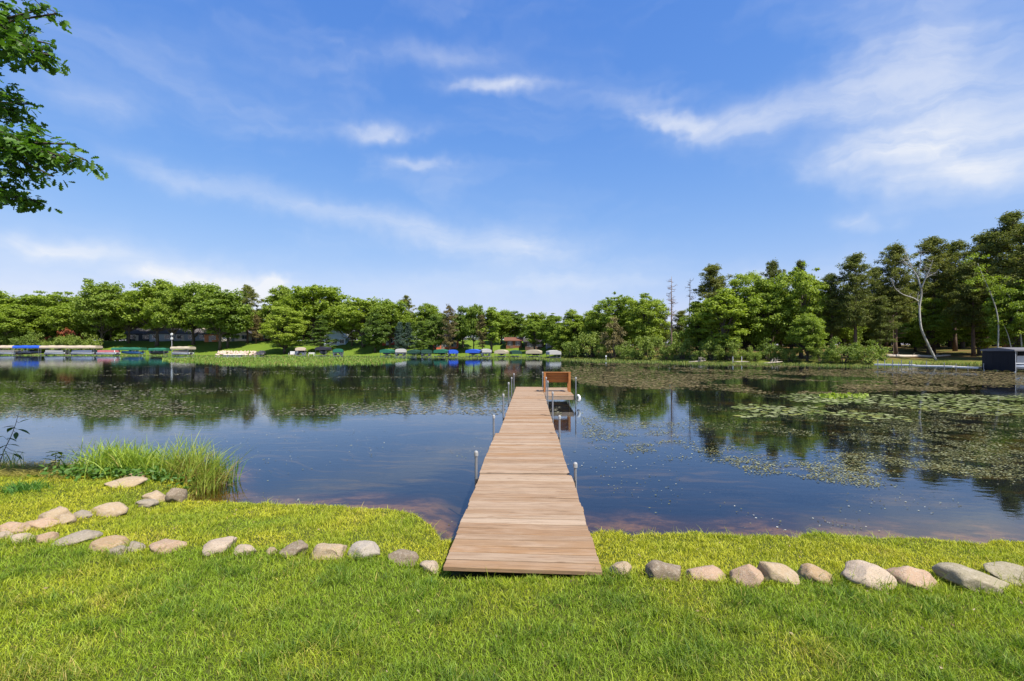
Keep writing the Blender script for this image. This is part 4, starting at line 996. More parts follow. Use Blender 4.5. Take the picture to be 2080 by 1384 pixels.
    o = mb.build('bank_stones', M['stone'], t); o.color = (0.52,0.40,0.31,1); o['kind'] = 'stuff'
    d = fd(475)-7; t = thing('swim_raft', 'low white swim raft floating in front of the stone revetment', 'raft', ((475-1040)/F*d, d, 0.12), 0.1)
    MB().box((0, 0, 0.18), (5, 2.4, 0.14)).build('deck', M['white_paint'], t)
    for s in (-0.9, 0.9): MB().box((0, s, -0.02), (4.6, 0.5, 0.24)).build('float', M['dark_metal'], t)
    d = fd(491)+6; t = thing('row_boat', 'small upturned white row boat on the grass above the stone revetment', 'boat', ((491-1040)/F*d, d, gz((491-1040)/F*d, d)), 0.15)
    V, q, e = hull_mesh(3.4, 1.3, 0.55); V = [(a, b, 0.62-c) for a, b, c in V]; m = MB(); m.add(V, q, e); m.build('hull', M['white_paint'], t)
    MB().box((-1.0, 0, 0.60), (1.2, 0.06, 0.05)).build('keel', M['metal'], t)
    d = fd(595)-4; t = thing('dock_box', 'white storage box on a small stage left of the tan canopy', 'box', ((595-1040)/F*d, d, 0)); MB().box((0, 0, 0.35), (1.6, 2.6, 0.12)).build('stage', M['frame_wood'], t); MB().box((0, 0, 0.86), (1.3, 0.8, 0.9)).build('box', M['white_paint'], t, bevel=0.03)
    for sx in (-0.7, 0.7): MB().tube([(sx, -1.1, -0.8), (sx, -1.1, 0.9)], 0.05, 6).build('post', M['metal'], t)
    d = fd(632); t = thing('shore_bench', 'white slatted bench on the shore between the tan and black canopies', 'bench', ((632-1040)/F*d, d, gz((632-1040)/F*d, d)+0.05))
    for k in range(3): MB().box((0, 0.1*k, 0.5), (1.7, 0.09, 0.04)).build('seat_slat', M['white_paint'], t)
    for k in range(3): MB().box((0, 0.34, 0.65+0.14*k), (1.7, 0.04, 0.11)).build('back_slat', M['white_paint'], t)
    for sx in (-0.75, 0.75): MB().box((sx, 0.14, 0.24), (0.08, 0.42, 0.48)).build('leg', M['white_paint'], t)
build_lifts()

# ------------------------------------------------------------------ right shore: metal dock, covered lift, log, small things
def build_right_things():
    t = thing('metal_dock', 'white metal dock on thin pipe posts along the right shore', 'dock', (0, 0, 0)); off = Vector((0, 0, 0))
    def pt(px, d): return Vector(((px-1040)/F*d, d, 0))
    runs = [(1778, 54, 1858, 51.5, 0.42), (1859, 51.2, 1940, 48.5, 0.38), (1942, 48.3, 1992, 46.8, 0.34)]
    o = pt(1778, 54); t.location = o
    for a, da, b, db, z in runs:
        p, q = pt(a, da)-o, pt(b, db)-o; m = (p+q)/2; L = (q-p).length; rz = math.atan2((q-p).y, (q-p).x)
        MB().box((m.x, m.y, z-0.05), (L-0.04, 1.2, 0.10), rz=rz).build('section_frame', M['metal'], t)
        n = int(L/0.6)
        for k in range(n):
            c = p+(q-p)*((k+0.5)/n); MB().box((c.x, c.y, z+0.022), (L/n-0.02, 1.16, 0.03), rz=rz).build('deck_panel', M['white_paint'], t)
    for px, d, top in ((1783,53.2,0.95),(1797,53.0,0.95),(1813,52.4,0.92),(1825,54.2,0.62),(1831,51.7,0.95),(1848,51.3,0.85),(1852,50.8,0.92),(1882,50.4,0.86),(1918,48.7,0.75),(1942,47.8,0.68),(1966,48.9,0.5),(1998,46.2,0.75)):
        c = pt(px, d)-o; MB().tube([(c.x, c.y, -1.1), (c.x, c.y, top)], 0.035, 6).build('post', M['galv'], t)
    # covered lift
    d = 44.0; x0 = (2062-1040)/F*d; L = 5.2; o = Vector((x0+L/2, d+1.55, 0))
    t = thing('covered_boat_lift', 'black fabric covered boat lift with a grey flat roof at the right picture edge', 'boat lift', o)
    blk, grey = (0.010, 0.010, 0.013, 1), (0.13, 0.125, 0.13, 1); top = 2.02
    r = MB().prism([(-1.62, top-0.12), (-1.62, top+0.02), (0, top+0.22), (1.62, top+0.02), (1.62, top-0.12)], -L/2-0.12, L/2+0.12, 0).build('roof', M['fabric'], t); r.color = grey
    def curtain(name, a, b, z0, z1):
        n = 15; V = []
        for k in range(n):
            s = k/(n-1); p = Vector(a)*(1-s)+Vector(b)*s; w = 0.018*math.sin(k*2.1)
            nn = Vector(((b[1]-a[1]), -(b[0]-a[0]), 0)).normalized(); V += [(p.x+nn.x*w*1.6, p.y+nn.y*w*1.6, z0+0.05*math.sin(k*1.3)), (p.x, p.y, z1)]
        m = MB(); m.add(V, [(2*k, 2*k+2, 2*k+3, 2*k+1) for k in range(n-1)]); o_ = m.build(name, M['fabric'], t); o_.color = blk
        sol = o_.modifiers.new('thickness', 'SOLIDIFY'); sol.thickness = 0.02
    zf = top-0.10
    curtain('side_curtain', (-L/2, 1.55), (-L/2, -1.55), 0.12, zf)
    curtain('valance', (0.55, -1.55), (L/2, -1.55), zf-0.42, zf); curtain('back_curtain', (L/2, 1.55), (-L/2, 1.55), 0.10, zf)
    for sx in (-L/2+0.1, 0.6, L/2-0.1):
        for sy in (-1.45, 1.45): MB().tube([(sx, sy, -0.9), (sx, sy, top-0.08)], 0.06, 6).build('post', M['metal'], t)
    t2 = thing('pontoon_boat', 'grey pontoon boat showing under the open side of the black covered lift', 'boat', (o.x-0.3, o.y, 0.25), 0)
    for s in (-1, 1): MB().tube([(-1.8, s*0.8, 0.25), (1.2, s*0.8, 0.25), (1.6, s*0.8, 0.45)], [0.26, 0.26, 0.05], 10).build('float', M['metal'], t2, smooth=True)
    MB().box((-0.1, 0, 0.55), (3.5, 2.2, 0.1)).build('deck', M['metal'], t2)
    for s in (-1, 1):
        p = MB().box((-0.1, s*1.08, 0.92), (3.2, 0.05, 0.6)).build('side_panel', M['paint'], t2); p.color = (0.36,0.35,0.35,1)
    # fallen log
    d = 73.0; a, b = P(1802, 722, d), P(1930, 716, d+3); za = gz(a.x, d)
    t = thing('fallen_log', 'long pale fallen birch log lying on the slope behind the metal dock', 'log', (a.x, d, za))
    n = 9; pts = []
    for k in range(n):
        s = k/(n-1); x = a.x+(b.x-a.x)*s; y = d+3*s; pts.append((x-a.x, y-d, gz(x, y)-za+0.24-0.06*s+0.04*math.sin(k*2)))
    MB().tube(pts, np.linspace(0.26, 0.12, n), 8).build('trunk', M['log'], t, smooth=True)
    for k in (1, 3, 6): q = pts[k]; MB().tube([q, (q[0]+0.3, q[1]-0.3, q[2]+0.5)], [0.06, 0.02], 5).build('branch_stub', M['log'], t)
    # driftwood
    for px, lab in ((1418, 'bleached driftwood branch lying in the shallows left of the small landing'), (1572, 'tangle of bleached driftwood below the rounded bush')):
        d = fd(px)-1.5; t = thing('driftwood', lab, 'driftwood', ((px-1040)/F*d, d, 0), 0, 'driftwood on the right shore'); rng = np.random.default_rng(px)
        MB().tube([(-1.4, 0, 0.02), (0, 0.1, 0.16), (1.2, 0, 0.30)], [0.13, 0.11, 0.04], 6).build('stem', M['log'], t, smooth=True)
        for k in range(5):
            s = rng.uniform(-0.9, 1.0); MB().tube([(s, 0.05, 0.12), (s+rng.uniform(-0.3, 0.5), rng.uniform(-0.3, 0.3), 0.35+0.35*rng.random()), (s+rng.uniform(-0.6, 0.9), rng.uniform(-0.5, 0.5), 0.5+0.5*rng.random())], [0.05, 0.035, 0.012], 4).build('branch', M['log'], t)
    d = fd(1505)-1.0; t = thing('landing_stage', 'tiny plank landing with two posts on the wooded right shore', 'landing', ((1505-1040)/F*d, d, 0))
    for k in range(6): MB().box((-0.75+0.3*k, 0, 0.22), (0.28, 1.3, 0.05)).build('plank', M['log'], t)
    for sx in (-0.85, 0.45): MB().tube([(sx, 0.72, -0.4), (sx, 0.72, 0.95)], 0.05, 6).build('post', M['metal'], t)
    d = fd(1231)-3; t = thing('marker_post', 'thin white marker post standing in the shallows of the right shore', 'post', ((1231-1040)/F*d, d, 0))
    MB().tube([(0, 0, -0.6), (0, 0, 0.55)], 0.06, 6).build('pole', M['metal'], t); MB().box((0, 0, 0.68), (0.26, 0.22, 0.28)).build('head', M['white_paint'], t)
build_right_things()

# ------------------------------------------------------------------ shore plants
def mixcol(rng, n, a, b, jit=0.25):
    t = rng.random(n)[:, None]; return (np.array(a)*(1-t)+np.array(b)*t)*(1-jit+2*jit*rng.random(n))[:, None]
def tuft(name, label, cat, spots, n, h, w, lean, a, b, seed, dry=0.0, seg=4, group=None):
    """a clump of upright blades; spots = (px, metres away, spread x, spread y, weight)"""
    rng = np.random.default_rng(seed); wt = np.array([s[4] for s in spots], float); k = rng.choice(len(spots), n, p=wt/wt.sum()); S = np.array(spots, float)[k]
    x = (S[:, 0]-1040)/F*S[:, 1]+rng.normal(size=n)*S[:, 2]; y = S[:, 1]+rng.normal(size=n)*S[:, 3]; z = np.maximum(ground_z(x, y), -0.35)-0.01
    c = mixcol(rng, n, a, b); dd = rng.random(n) < dry; c[dd] = mixcol(rng, int(dd.sum()), (0.36,0.28,0.07), (0.22,0.13,0.04))
    hh = h*(0.45+0.7*rng.random(n)); hh[dd] *= 0.7; ln = lean*(0.3+1.2*rng.random(n)); ln[dd] *= 1.8
    hh = hh+np.maximum(0, -z)
    o0 = np.array([x.mean(), y.mean(), z.max()])
    me = blades(np.stack([x, y, z], -1)-o0, hh, w*(0.6+0.8*rng.random(n)), ln, c, rng, seg, 0.5)
    o = obj(name, me, M['blade'], None, tuple(o0)); tag(o, label, cat, group); return o
def build_shore_plants():
    g1, g2 = (0.13,0.24,0.014), (0.33,0.40,0.035)
    tuft('tall_grass', 'thick bright clump of tall grass on the point left of the sedge', 'grass clump', [(215,7.6,0.13,0.2,1),(250,7.5,0.16,0.2,1.4),(285,7.5,0.14,0.2,0.8)], 1050, 0.62, 0.013, 0.6, g1, g2, 1, 0.03)
    tuft('short_shore_grass', 'lower green grass between the tall clump and the sedge', 'grass clump', [(318,7.6,0.14,0.2,1),(350,7.6,0.14,0.2,1)], 620, 0.42, 0.011, 0.6, g1, g2, 2, 0.05)
    tuft('sedge_clump', 'tall sedge with yellowing drooping blades at the tip of the point', 'sedge', [(385,7.6,0.12,0.2,1),(410,7.6,0.13,0.18,1.6),(432,7.7,0.08,0.15,0.5)], 1000, 0.74, 0.010, 0.5, (0.16,0.25,0.018), (0.34,0.38,0.05), 3, 0.34, 5)
    tuft('water_reeds', 'thin reeds standing in the water beside the sedge', 'reeds', [(448,7.9,0.05,0.12,1)], 42, 0.55, 0.013, 0.25, (0.06,0.16,0.02), (0.12,0.24,0.03), 4)
    tuft('reed_tuft', 'single tuft of reeds alone in the open water right of the point', 'reeds', [(475,8.0,0.035,0.06,1)], 26, 0.52, 0.014, 0.22, (0.06,0.16,0.02), (0.12,0.24,0.03), 5)
    tuft('cattail_shoots', 'few upright cattail shoots left of the tall grass clump', 'reeds', [(152,7.9,0.06,0.1,1),(135,8.0,0.04,0.1,0.6),(172,7.8,0.05,0.1,0.6)], 34, 0.36, 0.014, 0.3, (0.09,0.19,0.02), (0.17,0.27,0.05), 6, 0.1)
    tuft('lime_shoots', 'yellow green grass shoots under the dark leaved sapling', 'reeds', [(5,7.7,0.08,0.1,1),(22,7.6,0.07,0.1,1)], 46, 0.42, 0.013, 0.4, (0.15,0.25,0.03), (0.26,0.34,0.06), 7)
    tuft('fern_patch', 'dark green grass tuft in the lawn below the matted stems', 'grass clump', [(50,6.35,0.10,0.09,1)], 380, 0.19, 0.010, 0.9, (0.045,0.14,0.012), (0.10,0.22,0.02), 8)
    rng = np.random.default_rng(9)
    # broad leafy weeds at the foot of the tall grass
    mb = MB(); c = []
    for px, d, sx, n in ((190,7.2,0.22,130),(240,7.1,0.2,150),(150,7.3,0.2,90),(330,7.1,0.18,110)):
        x = (px-1040)/F*d+rng.normal(size=n)*sx; y = d+rng.normal(size=n)*0.16; z = ground_z(x, y)+0.04+0.14*rng.random(n); c.append(np.stack([x, y, z], -1))
    c = np.concatenate(c); o0 = c.mean(0); cards(mb, c-o0, rng.normal(size=(len(c), 3))*0.5+np.array([0, -0.3, 1]), 0.06+0.06*rng.random(len(c)), 0.55, rng)
    o = mb.build('leafy_weeds', M['near_leaf']); o.location = o0; tag(o, 'low broad leaved weeds at the foot of the tall shore grass', 'weeds', kind='stuff')
    # matted dead stems
    n = 2600; px = rng.uniform(-120, 215, n); d = rng.uniform(6.75, 8.35, n); x = (px-1040)/F*d; keep = (d > 6.85+0.35*fbm(x*2, x*0+2)) & (shore_y(x)+0.25 > d) & (px < 100+ (d-6.75)*95); x, d = x[keep], d[keep]; n = len(x)
    z = np.maximum(ground_z(x, d), 0.02)+0.02*rng.random(n)
    me = blades(np.stack([x, d, z], -1), 0.10+0.12*rng.random(n), np.full(n, 0.012), 2.2+2*rng.random(n), mixcol(rng, n, (0.20,0.17,0.035), (0.36,0.31,0.065), 0.4), rng, 3, 0.24)
    tag(obj('matted_stems', me, M['blade']), 'olive brown mat of flattened dead stems on the left bank', 'dead stems', kind='stuff')
    # goldenrod
    def leafy_stem(name, label, pts, d, leaves, mat, cat, lsize, r=0.008):
        b = P(*pts[0], d); z0 = gz(b.x, d); o0 = Vector((b.x, d, max(z0, 0))); t = thing(name, label, cat, o0); mb = MB()
        q = limb(mb, [tuple(Vector((b.x, d, z0-0.05))-o0)]+[tuple(P(a, c_, d)-o0) for a, c_ in pts[1:]], r, 0.003, 5); mb.build('stem', M['bark'] if mat == 'sapling_leaf' else M[mat], t, smooth=True)
        lm = leaf_blade(0.42, 9); 
        for (lx, ly, az, el, s) in leaves:
            p = P(lx, ly, d)-o0
            near = q[np.argmin(np.linalg.norm(q-np.array(p), axis=1))]
            st = Vector(near); o = obj('leaf', lm, None, t, p, (el, 0, az), (s*lsize,)*3)
            if o.material_slots and not lm.materials: pass
            o.material_slots[0].link = 'OBJECT'; o.material_slots[0].material = M[mat]
            if (st-p).length > 0.03: MB().tube([st, (st+p)/2+Vector((0, 0, -0.01)), p], [0.004, 0.003, 0.002], 4).build('twig', M['bark'], t)
    def leaf_blade(asp, k):
        u = np.linspace(0, 1, k); w = asp/2*np.sin(np.pi*u**0.85)*(1-0.15*u); zb = -0.18*u**2
        V = np.concatenate([np.stack([-w, u, zb+0.05*w/asp*2], -1), np.stack([0*u, u, zb-0.02], -1), np.stack([w, u, zb+0.05*w/asp*2], -1)])
        f = [(i, i+1, k+i+1, k+i) for i in range(k-1)]+[(k+i, k+i+1, 2*k+i+1, 2*k+i) for i in range(k-1)]
        mb = MB(); mb.add(V, f); me = mb.mesh('leaf', True); me.materials.append(M['near_leaf']); return me
    M['sapling_leaf'] = leaf('sapling_leaf', (0.018,0.055,0.012), (0.045,0.11,0.018), 0.3)
    lv = [(28,868,1.2,-0.3,1.2),(36,872,-1.4,-0.3,1.1),(33,878,-2.4,-0.6,0.9),(30,866,2.2,0.1,0.8),(6,886,1.5,-0.2,1),(14,890,-1.2,-0.3,0.8),(14,904,1.8,-0.4,0.9),(20,903,-1.0,-0.2,0.7),(12,922,1.4,-0.1,0.8),(26,922,-1.5,-0.4,1),(32,918,-0.6,-0.2,0.7),(4,930,2.4,-0.3,0.8),(20,955,-1.5,0.1,1.1),(6,962,1.5,0.0,0.9),(40,858,-0.7,0.5,0.7)]
    leafy_stem('sapling', 'thin dark leaved sapling at the left picture edge in front of the water', [(-14,985),(-2,945),(8,915),(22,888),(32,862),(38,838)], 7.7, lv, 'sapling_leaf', 'sapling', 0.17)
    rr = random.Random(3)
    lv2 = [(113+rr.gauss(0, 5), 918+4.2*k, rr.uniform(0, 6.28), rr.uniform(-0.5, 0.6), rr.uniform(0.7, 1.2)) for k in range(11) for _ in (0, 1)]
    leafy_stem('goldenrod_plant', 'leafy upright weed with pale green top left of the tall grass', [(110,972),(111,950),(113,930),(114,916)], 7.6, lv2, 'shrub_leaf', 'plant', 0.12)
build_shore_plants()
def build_litter():
    rng = np.random.default_rng(88); n = 190; d = 2.5+rng.random(n)*4.2; x = (rng.random(n)*2-1)*1.06*d; k = shore_y(x) > d+0.1; x, d = x[k], d[k]; n = len(x)
    mb = MB(); cards(mb, np.stack([x, d, ground_z(x, d)+0.012+0.016*rng.random(n)], -1), rng.normal(size=(n, 3))*0.6+np.array([0, -0.2, 1]), 0.014+0.022*rng.random(n), 0.55, rng)
    me = mb.mesh('lawn_litter'); color_attr(me, np.repeat(mixcol(rng, n, (0.16,0.10,0.045), (0.32,0.25,0.14), 0.4), 4, axis=0)); tag(obj('lawn_litter', me, M['weed']), 'small dry leaves and bits lying in the lawn', 'leaf litter', kind='stuff')
    n = 2600; px = rng.uniform(-100, 2180, n); x = (px-1040)/F*5.6; x = x+rng.normal(size=n)*0.05; y = shore_y(x)+rng.normal(size=n)*0.05-0.02; k = ~((x > -0.62) & (x < 0.80)) & (fbm(x*3.1, x*0+4, 2) > 0.47); x, y = x[k], y[k]; n = len(x)
    me = blades(np.stack([x, y, np.maximum(ground_z(x, y), -0.03)], -1), 0.05+0.13*rng.random(n)**2, np.full(n, 0.006), 0.3+0.9*rng.random(n), mixcol(rng, n, (0.14,0.22,0.02), (0.38,0.38,0.06), 0.3), rng, 3)
    tag(obj('edge_grass', me, M['blade']), 'ragged longer grass hanging over the edge of the lawn bank', 'grass', kind='stuff')
build_litter()

def build_marsh():
    rng = np.random.default_rng(21)
    def strip(name, label, n, px0, px1, py0, py1, h, w, a, b, mask):
        px = rng.uniform(px0, px1, n); py = rng.uniform(py0, py1, n); k = mask(px, py, rng.random(n)); px, py = px[k], py[k]
        d = HC*F/(py-HY); x = (px-1040)/F*d; n = len(x); z = np.full(n, -0.05)
        c = mixcol(rng, n, a, b, 0.25); y_ = rng.random(n) < 0.18; c[y_] = mixcol(rng, int(y_.sum()), (0.30,0.24,0.06), (0.22,0.20,0.05))
        me = blades(np.stack([x, d, z], -1), h*(0.5+0.8*rng.random(n)), w*d/80*(0.6+0.8*rng.random(n)), 0.2+0.5*rng.random(n), c, rng, 2)
        tag(obj(name, me, M['blade']), label, 'marsh grass', kind='stuff')
    def m1(px, py, r):
        lo = np.interp(px, [330,430,600,780,830], [728,726,726,727,731]); hi = np.interp(px, [330,400,480,600,760,830], [735,738,742,742,740,733])
        return (py > lo+1.5*fbm(px*0.03, py*0) - 0.7) & (py < hi+5*(fbm(px*0.035, py*0.0+3)-0.5)) & (r < 0.35+0.9*fbm(px*0.05, py*0.6))
    strip('marsh_grass_bed', 'bright green bed of marsh grass in the lake before the left lawns', 30000, 330, 830, 724, 745, 0.34, 0.10, (0.13,0.23,0.018), (0.22,0.31,0.035), m1)
    def m2(px, py, r):
        wl = HY+HC*F/np.interp(px, FPX, FD); wd = np.interp(px, [840,1100,1160,1400,1780], [2.0,6,6,5,3.5])*(0.55+0.9*fbm(px*0.02, py*0+7))
        return (py > wl-1.2) & (py < wl+wd) & (r < 0.9)
    strip('marsh_fringe', 'yellow green marsh grass fringing the right hand shore', 60000, 840, 1790, 720, 752, 0.30, 0.08, (0.12,0.19,0.02), (0.24,0.27,0.05), m2)
    def m3(px, py, r):
        wl = HY+HC*F/np.interp(px, FPX, FD); return (py > wl-1.0) & (py < wl+1.6) & (r < 0.8)
    strip('shore_grass_fringe', 'green grass fringing the left lawns and the bank behind the metal dock', 26000, -60, 840, 716, 735, 0.35, 0.10, (0.10,0.19,0.016), (0.20,0.28,0.04), m3)
    strip('bank_fringe', 'tall green growth fringing the bank behind the metal dock', 9000, 1780, 2140, 730, 752, 0.55, 0.08, (0.06,0.12,0.014), (0.13,0.19,0.03), m3)
build_marsh()

# ------------------------------------------------------------------ floating plants
def build_floating():
    rng = np.random.default_rng(31)
    def flat(c, size, k=6):
        """irregular little rafts of leaf, each a k-gon lying on the water"""
        n = len(c); a = np.arange(k)*2*math.pi/k; r = size[:, None]*(0.55+0.6*rng.random((n, k))); ph = rng.random(n)[:, None]*6.28
        V = np.stack([c[:, 0:1]+r*np.cos(a+ph), c[:, 1:2]+r*np.sin(a+ph), np.repeat(c[:, 2:3], k, 1)+size[:, None]*0.10*(rng.random((n, k))-0.3)], -1)
        V[..., 2] = np.maximum(V[..., 2], 0.004); return V.reshape(-1, 3), (np.arange(n)*k)[:, None]+np.arange(k)[None]
    def field(name, label, n, px0, px1, py0, py1, dens, size, pal, k=6, szd=0.0):
        px = rng.uniform(px0, px1, n); py = rng.uniform(py0, py1, n); d = HC*F/(py-HY); x = (px-1040)/F*d
        th = np.arctan2(x, d); ok = (shore_y(x) < d-0.15) & (np.hypot(x, d) < far_r(th)-0.5)
        ok &= rng.random(n) < dens(px, py, x, d)
        u = (x-D0.x)*DU.x+(d-D0.y)*DU.y; v = (x-D0.x)*DV.x+(d-D0.y)*DV.y; ok &= ~((abs(v) < 0.75) & (u < 19)) & ~((v > 0.5) & (v < 1.9) & (u > 14.2) & (u < 18.5))
        x, d = x[ok], d[ok]; n = len(x)
        s = (size+szd*d)*(0.5+1.0*rng.random(n)**1.5)
        V, f = flat(np.stack([x, d, 0.006+0.008*rng.random(n)], -1), s, k)
        mb = MB(); mb.add(V, f); me = mb.mesh(name)
        w = rng.random(n); P_ = np.array(pal); ci = (w*len(P_)).astype(int); c = P_[ci]*(0.7+0.6*rng.random(n))[:, None]
        color_attr(me, np.repeat(c, k, axis=0)); tag(obj(name, me, M['weed']), label, 'pondweed', kind='stuff')
    brown = [(0.105,0.080,0.036), (0.14,0.105,0.050), (0.075,0.066,0.024), (0.115,0.105,0.042), (0.18,0.145,0.075)]
    olive = [(0.09,0.085,0.028), (0.125,0.11,0.04), (0.06,0.066,0.02), (0.17,0.175,0.075), (0.27,0.28,0.16)]
    st = lambda x, d, s, sx=1.0: fbm(x*s*sx+3, d*s+9, 4)
    # far brown mats on the right
    field('brown_pondweed_mats', 'brown mats of pondweed lying in streaks before the wooded right shore', 60000, 1140, 2140, 738, 800,
          lambda px, py, x, d: sm(st(x, d, 0.13)+np.interp(py, [738,745,775,800], [-0.02,0.05,0.01,-0.12])+np.interp(px, [1140,1300,1500], [-0.06,0,0.02]), 0.475, 0.62)*(0.35+0.65*fbm(x*1.3, d*1.3, 2)), 0.02, brown, 7, 0.0022)
    # thin streaks across the middle and left
    field('thin_pondweed_streaks', 'thin grey green pondweed streaks across the dark reflections on the left', 60000, -40, 1140, 744, 858,
          lambda px, py, x, d: 0.8*sm(st(x, d, 0.30, 0.35)+np.interp(py, [744,800,845,858], [-0.01,0.0,0.0,-0.12])+0.03*np.sin(px*0.006+1), 0.50, 0.66)*(0.3+0.7*fbm(x*2, d*2, 2)), 0.012, [(0.11,0.10,0.06), (0.16,0.15,0.095), (0.085,0.085,0.035), (0.24,0.23,0.17)], 6, 0.0016)
    # speckled weed at right, nearer
    field('speckled_pondweed', 'speckled olive pondweed breaking the surface on the right of the lake', 90000, 1180, 2130, 800, 1010,
          lambda px, py, x, d: 0.9*sm(st(x, d, 0.35)+np.interp(px, [1180,1400,1600,2080], [-0.16,-0.10,0.0,0.07])+np.interp(py, [800,850,900,960,1010], [0.02,0.03,0.05,-0.02,-0.22]), 0.455, 0.63)*sm(fbm(x*2.2, d*2.2, 3), 0.30, 0.62), 0.009, olive, 5, 0.0009)
    # sparse flecks on the open water
    field('scattered_pondweed_flecks', 'sparse pale pondweed flecks scattered over the open blue water', 9000, -30, 2110, 840, 1080,
          lambda px, py, x, d: 0.55*sm(st(x, d, 0.5), 0.54, 0.70), 0.006, olive+[(0.42,0.42,0.34)], 5, 0.0008)
    # lily pads: the 300 nearest singly, the rest together
    n = 9500; px = rng.uniform(1480, 2140, n); py = rng.uniform(801, 862, n); d = HC*F/(py-HY); x = (px-1040)/F*d
    dn = sm(fbm(x*0.45+2, d*0.45, 3)+np.interp(py, [801,806,818,834,862], [-0.12,0.10,0.08,-0.03,-0.28])+np.interp(px, [1480,1540,1700,2000], [-0.10,0.0,0.05,0.05]), 0.46, 0.62)
    ok = rng.random(n) < dn*0.75; x, d = x[ok], d[ok]
    sel = []; grid = {}
    for a, b in zip(x, d):                     # keep pads from lying on one another
        r = 0.07+0.09*rng.random(); key = (int(a/0.4), int(b/0.4))
        if any((a-q[0])**2+(b-q[1])**2 < (r+q[2])**2*0.8 for i in (-1, 0, 1) for j in (-1, 0, 1) for q in grid.get((key[0]+i, key[1]+j), ())): continue
        grid.setdefault(key, []).append((a, b, r)); sel.append((b, a, r))
    sel.sort(); k = 12
    a = np.linspace(0.22, 2*math.pi-0.22, k); Vp = np.concatenate([[[0, 0, 0.012]], np.stack([np.cos(a), np.sin(a), 0.03+0.05*np.sin(a*2)], -1)]); Fp = np.array([(0, i, i+1) for i in range(1, k)])
    variants = []
    for i, c in enumerate([(0.140,0.165,0.055), (0.18,0.205,0.085),  (0.115,0.145,0.040), (0.225,0.24,0.12), (0.19,0.20,0.055)]):
        mb = MB(); V = Vp.copy(); V[1:, 2] += 0.03*rng.random(k); V[1:, :2] *= (0.92+0.12*rng.random((k, 1))); mb.add(V, Fp); me = mb.mesh('lily_pad'); color_attr(me, np.tile(c, (len(V), 1))); me.materials.append(M['weed']); variants.append(me)
    for i, (b, xx, r) in enumerate(sel[:300]):
        o = obj('lily_pad', variants[i % 5], None, None, (xx, b, 0.012+0.008*rng.random()), (0, 0, rng.random()*6.28), (r, r*0.95, r*0.8))
        tag(o, 'round green lily pad floating in the near part of the lily bed on the right', 'lily pad', 'nearest lily pads of the lily bed')
    mb = MB(); cols = []
    for i, (b, xx, r) in enumerate(sel[300:]):
        t = rng.random()*6.28; ca, sa = math.cos(t), math.sin(t); V = Vp*r; V = np.stack([V[:, 0]*ca-V[:, 1]*sa+xx, V[:, 0]*sa+V[:, 1]*ca+b, V[:, 2]+0.012+0.008*rng.random()], -1)
        mb.add(V, Fp); c = np.array([(0.140,0.165,0.055), (0.18,0.205,0.085),  (0.115,0.145,0.040), (0.225,0.24,0.12)][i % 4]); cols.append(np.tile(c*(0.8+0.4*rng.random()), (len(V), 1)))
    if cols:
        me = mb.mesh('lily_bed'); color_attr(me, np.concatenate(cols)); tag(obj('lily_bed', me, M['weed']), 'farther lily pads massed in the lily bed on the right', 'lily pads', kind='stuff')
    # a few upright yellow green lily leaves at the back of the bed
    n = 70; px = np.concatenate([rng.normal(1695, 16, 45), rng.normal(1735, 14, 25)]); d = HC*F/(rng.uniform(806, 812, n)-HY); x = (px-1040)/F*d
    mb = MB(); cards(mb, np.stack([x, d, 0.05+0.12*rng.random(n)], -1), rng.normal(size=(n, 3))+np.array([0.3, -0.6, 0.6]), 0.14+0.12*rng.random(n), 0.8, rng)
    tag(mb.build('upright_lily_leaves', M['light_leaf']), 'bright yellow green lily leaves raised above the back of the lily bed', 'lily leaves', kind='stuff')
build_floating()

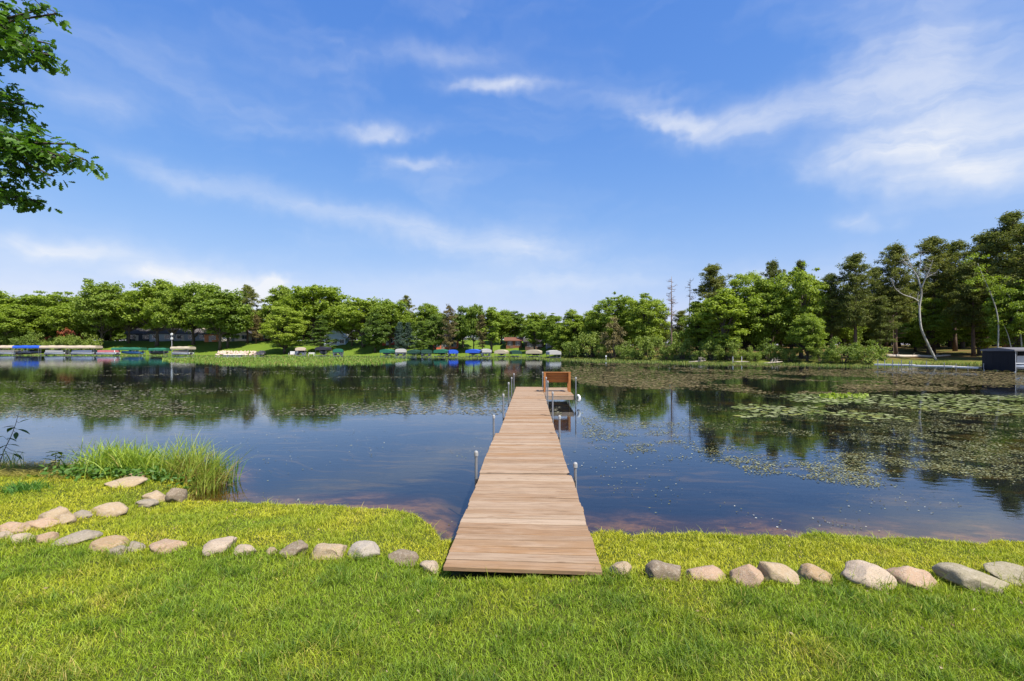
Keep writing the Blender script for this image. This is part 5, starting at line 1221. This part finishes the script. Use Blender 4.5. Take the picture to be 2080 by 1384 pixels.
# ------------------------------------------------------------------ the oak whose branches hang into the top left corner
def build_overhang():
    rng = np.random.default_rng(77); bx, by = -10.6, 6.6; z0 = gz(bx, by); o0 = np.array([bx, by, z0])
    t = thing('overhanging_oak', 'near oak whose leafy branches hang into the upper left corner', 'tree', tuple(o0))
    tr = MB(); path = np.array([(0, 0, -0.3), (0.1, 0, 2), (0.0, 0.1, 4.2), (0.25, 0, 6.5), (0.2, 0.1, 9)]); tr.tube(path, [0.42, 0.33, 0.29, 0.22, 0.1], 12)
    tr.build('trunk', M['bark'], t, smooth=True)
    # lobed leaf
    a = np.linspace(0, 1, 9); wv = np.array([0.02, 0.16, 0.09, 0.26, 0.13, 0.33, 0.16, 0.22, 0.0]); k = 9
    V = np.concatenate([np.stack([-wv, a, -0.1*a**2+0.25*wv], -1), np.stack([0*a, a, -0.1*a**2], -1), np.stack([wv, a, -0.1*a**2+0.25*wv], -1)])
    f = np.array([(i, i+1, k+i+1, k+i) for i in range(k-1)]+[(k+i, k+i+1, 2*k+i+1, 2*k+i) for i in range(k-1)])
    mb = MB(); mb.add(V, f); lm = mb.mesh('leaf'); lm.materials.append(M['near_leaf'])
    # sprays of leaves: px, row, distance, half width px, half height px, leaves
    S = [(20,40,6.2,55,48,230),(60,85,6.0,45,40,190),(95,110,5.9,28,24,80),(122,112,5.9,18,14,28),(112,18,6.1,22,14,34),(136,28,6.1,8,8,7),(10,100,6.3,40,30,110),(124,90,5.9,5,4,3),
         (28,190,6.4,38,26,105),(50,225,6.3,30,24,90),(10,225,6.4,30,30,80),(80,212,6.3,8,8,9),
         (25,290,5.8,55,32,240),(80,300,5.7,45,32,210),(125,318,5.7,34,22,110),(170,328,5.6,22,13,36),(196,325,5.6,10,10,15),(170,293,5.6,8,4,5),(100,268,5.7,16,9,20),(60,345,5.8,45,18,110),(130,358,5.6,10,10,10),
         (30,385,5.9,42,26,130),(75,408,5.9,28,16,70),(98,410,5.9,10,7,10),(-60,60,6.4,60,80,160),(-70,220,6.5,60,80,140),(-60,330,6.2,60,70,180)]
    br = MB(); leaves = []
    def toward(a, b, r0, r1, sag=0.1):
        a = np.array(a); b = np.array(b); m = (a+b)/2+np.array([0, 0, sag]); br.tube([a, m, b], [r0, (r0+r1)/2, r1], 6, False)
    hubs = {}
    for nm, px, py, d, tz in (('a', -50, 70, 6.3, 6.0), ('b', -60, 220, 6.5, 4.9), ('c', -40, 305, 5.9, 4.2), ('d', -50, 390, 6.0, 3.8)):
        h = np.array(P(px, py, d))-o0; hubs[nm] = h; toward((0.1, 0, tz*0.86), h, 0.09, 0.04, 0.25)
    for i, (px, py, d, hw, hh, n) in enumerate(S):
        px -= 22
        hub = hubs['a' if py < 140 else 'b' if py < 255 else 'c' if py < 362 else 'd']; c = np.array(P(px, py, d))-o0; toward(hub, c, 0.022, 0.008, 0.05)
        for q in range(int(n*1.2)):
            u = rng.normal(size=3)*0.5; u *= min(1, 1.05/np.linalg.norm(u)); p = c+np.array([u[0]*hw*0.9/F*d-0.03, u[1]*0.35, u[2]*hh/F*d])
            leaves.append((p, rng.random()*6.283, rng.normal(-0.35, 0.55), rng.normal(0, 0.5), rng.uniform(0.075, 0.125)))
            if q % 9 == 0: br.tube([c+(p-c)*0.1, p], [0.006, 0.003], 3, False)
    br.build('branches', M['bark'], t, smooth=True)
    order = rng.permutation(len(leaves)); mb = MB()
    vis = [i for i in order if leaves[i][0][0]+bx > -1.02*(leaves[i][0][1]+by)]; pick = set(vis[:300])
    for i, (p, az, el, ro, s) in enumerate(leaves):
        if i in pick: obj('leaf', lm, None, t, tuple(p), (el, ro, az), (s, s, s)); continue
        ca, sa, ce, se = math.cos(az), math.sin(az), math.cos(el), math.sin(el); cr, sr = math.cos(ro), math.sin(ro)
        Rm = np.array([[ca, -sa, 0], [sa, ca, 0], [0, 0, 1]])@np.array([[cr, 0, sr], [0, 1, 0], [-sr, 0, cr]])@np.array([[1, 0, 0], [0, ce, -se], [0, se, ce]])
        mb.add((V*s)@Rm.T+p, f)
    # the rest of the crown, out of frame
    for q in range(60):
        c = np.array([rng.uniform(-3.5, 0.6), rng.uniform(-2.6, 2.2), rng.uniform(4.2, 9.5)]); clump(mb, c, rng.uniform(0.6, 1.0), 120, 0.14, 0.6, rng)
    o = mb.build('foliage', M['near_leaf'], t); o['kind'] = 'stuff'
build_overhang()
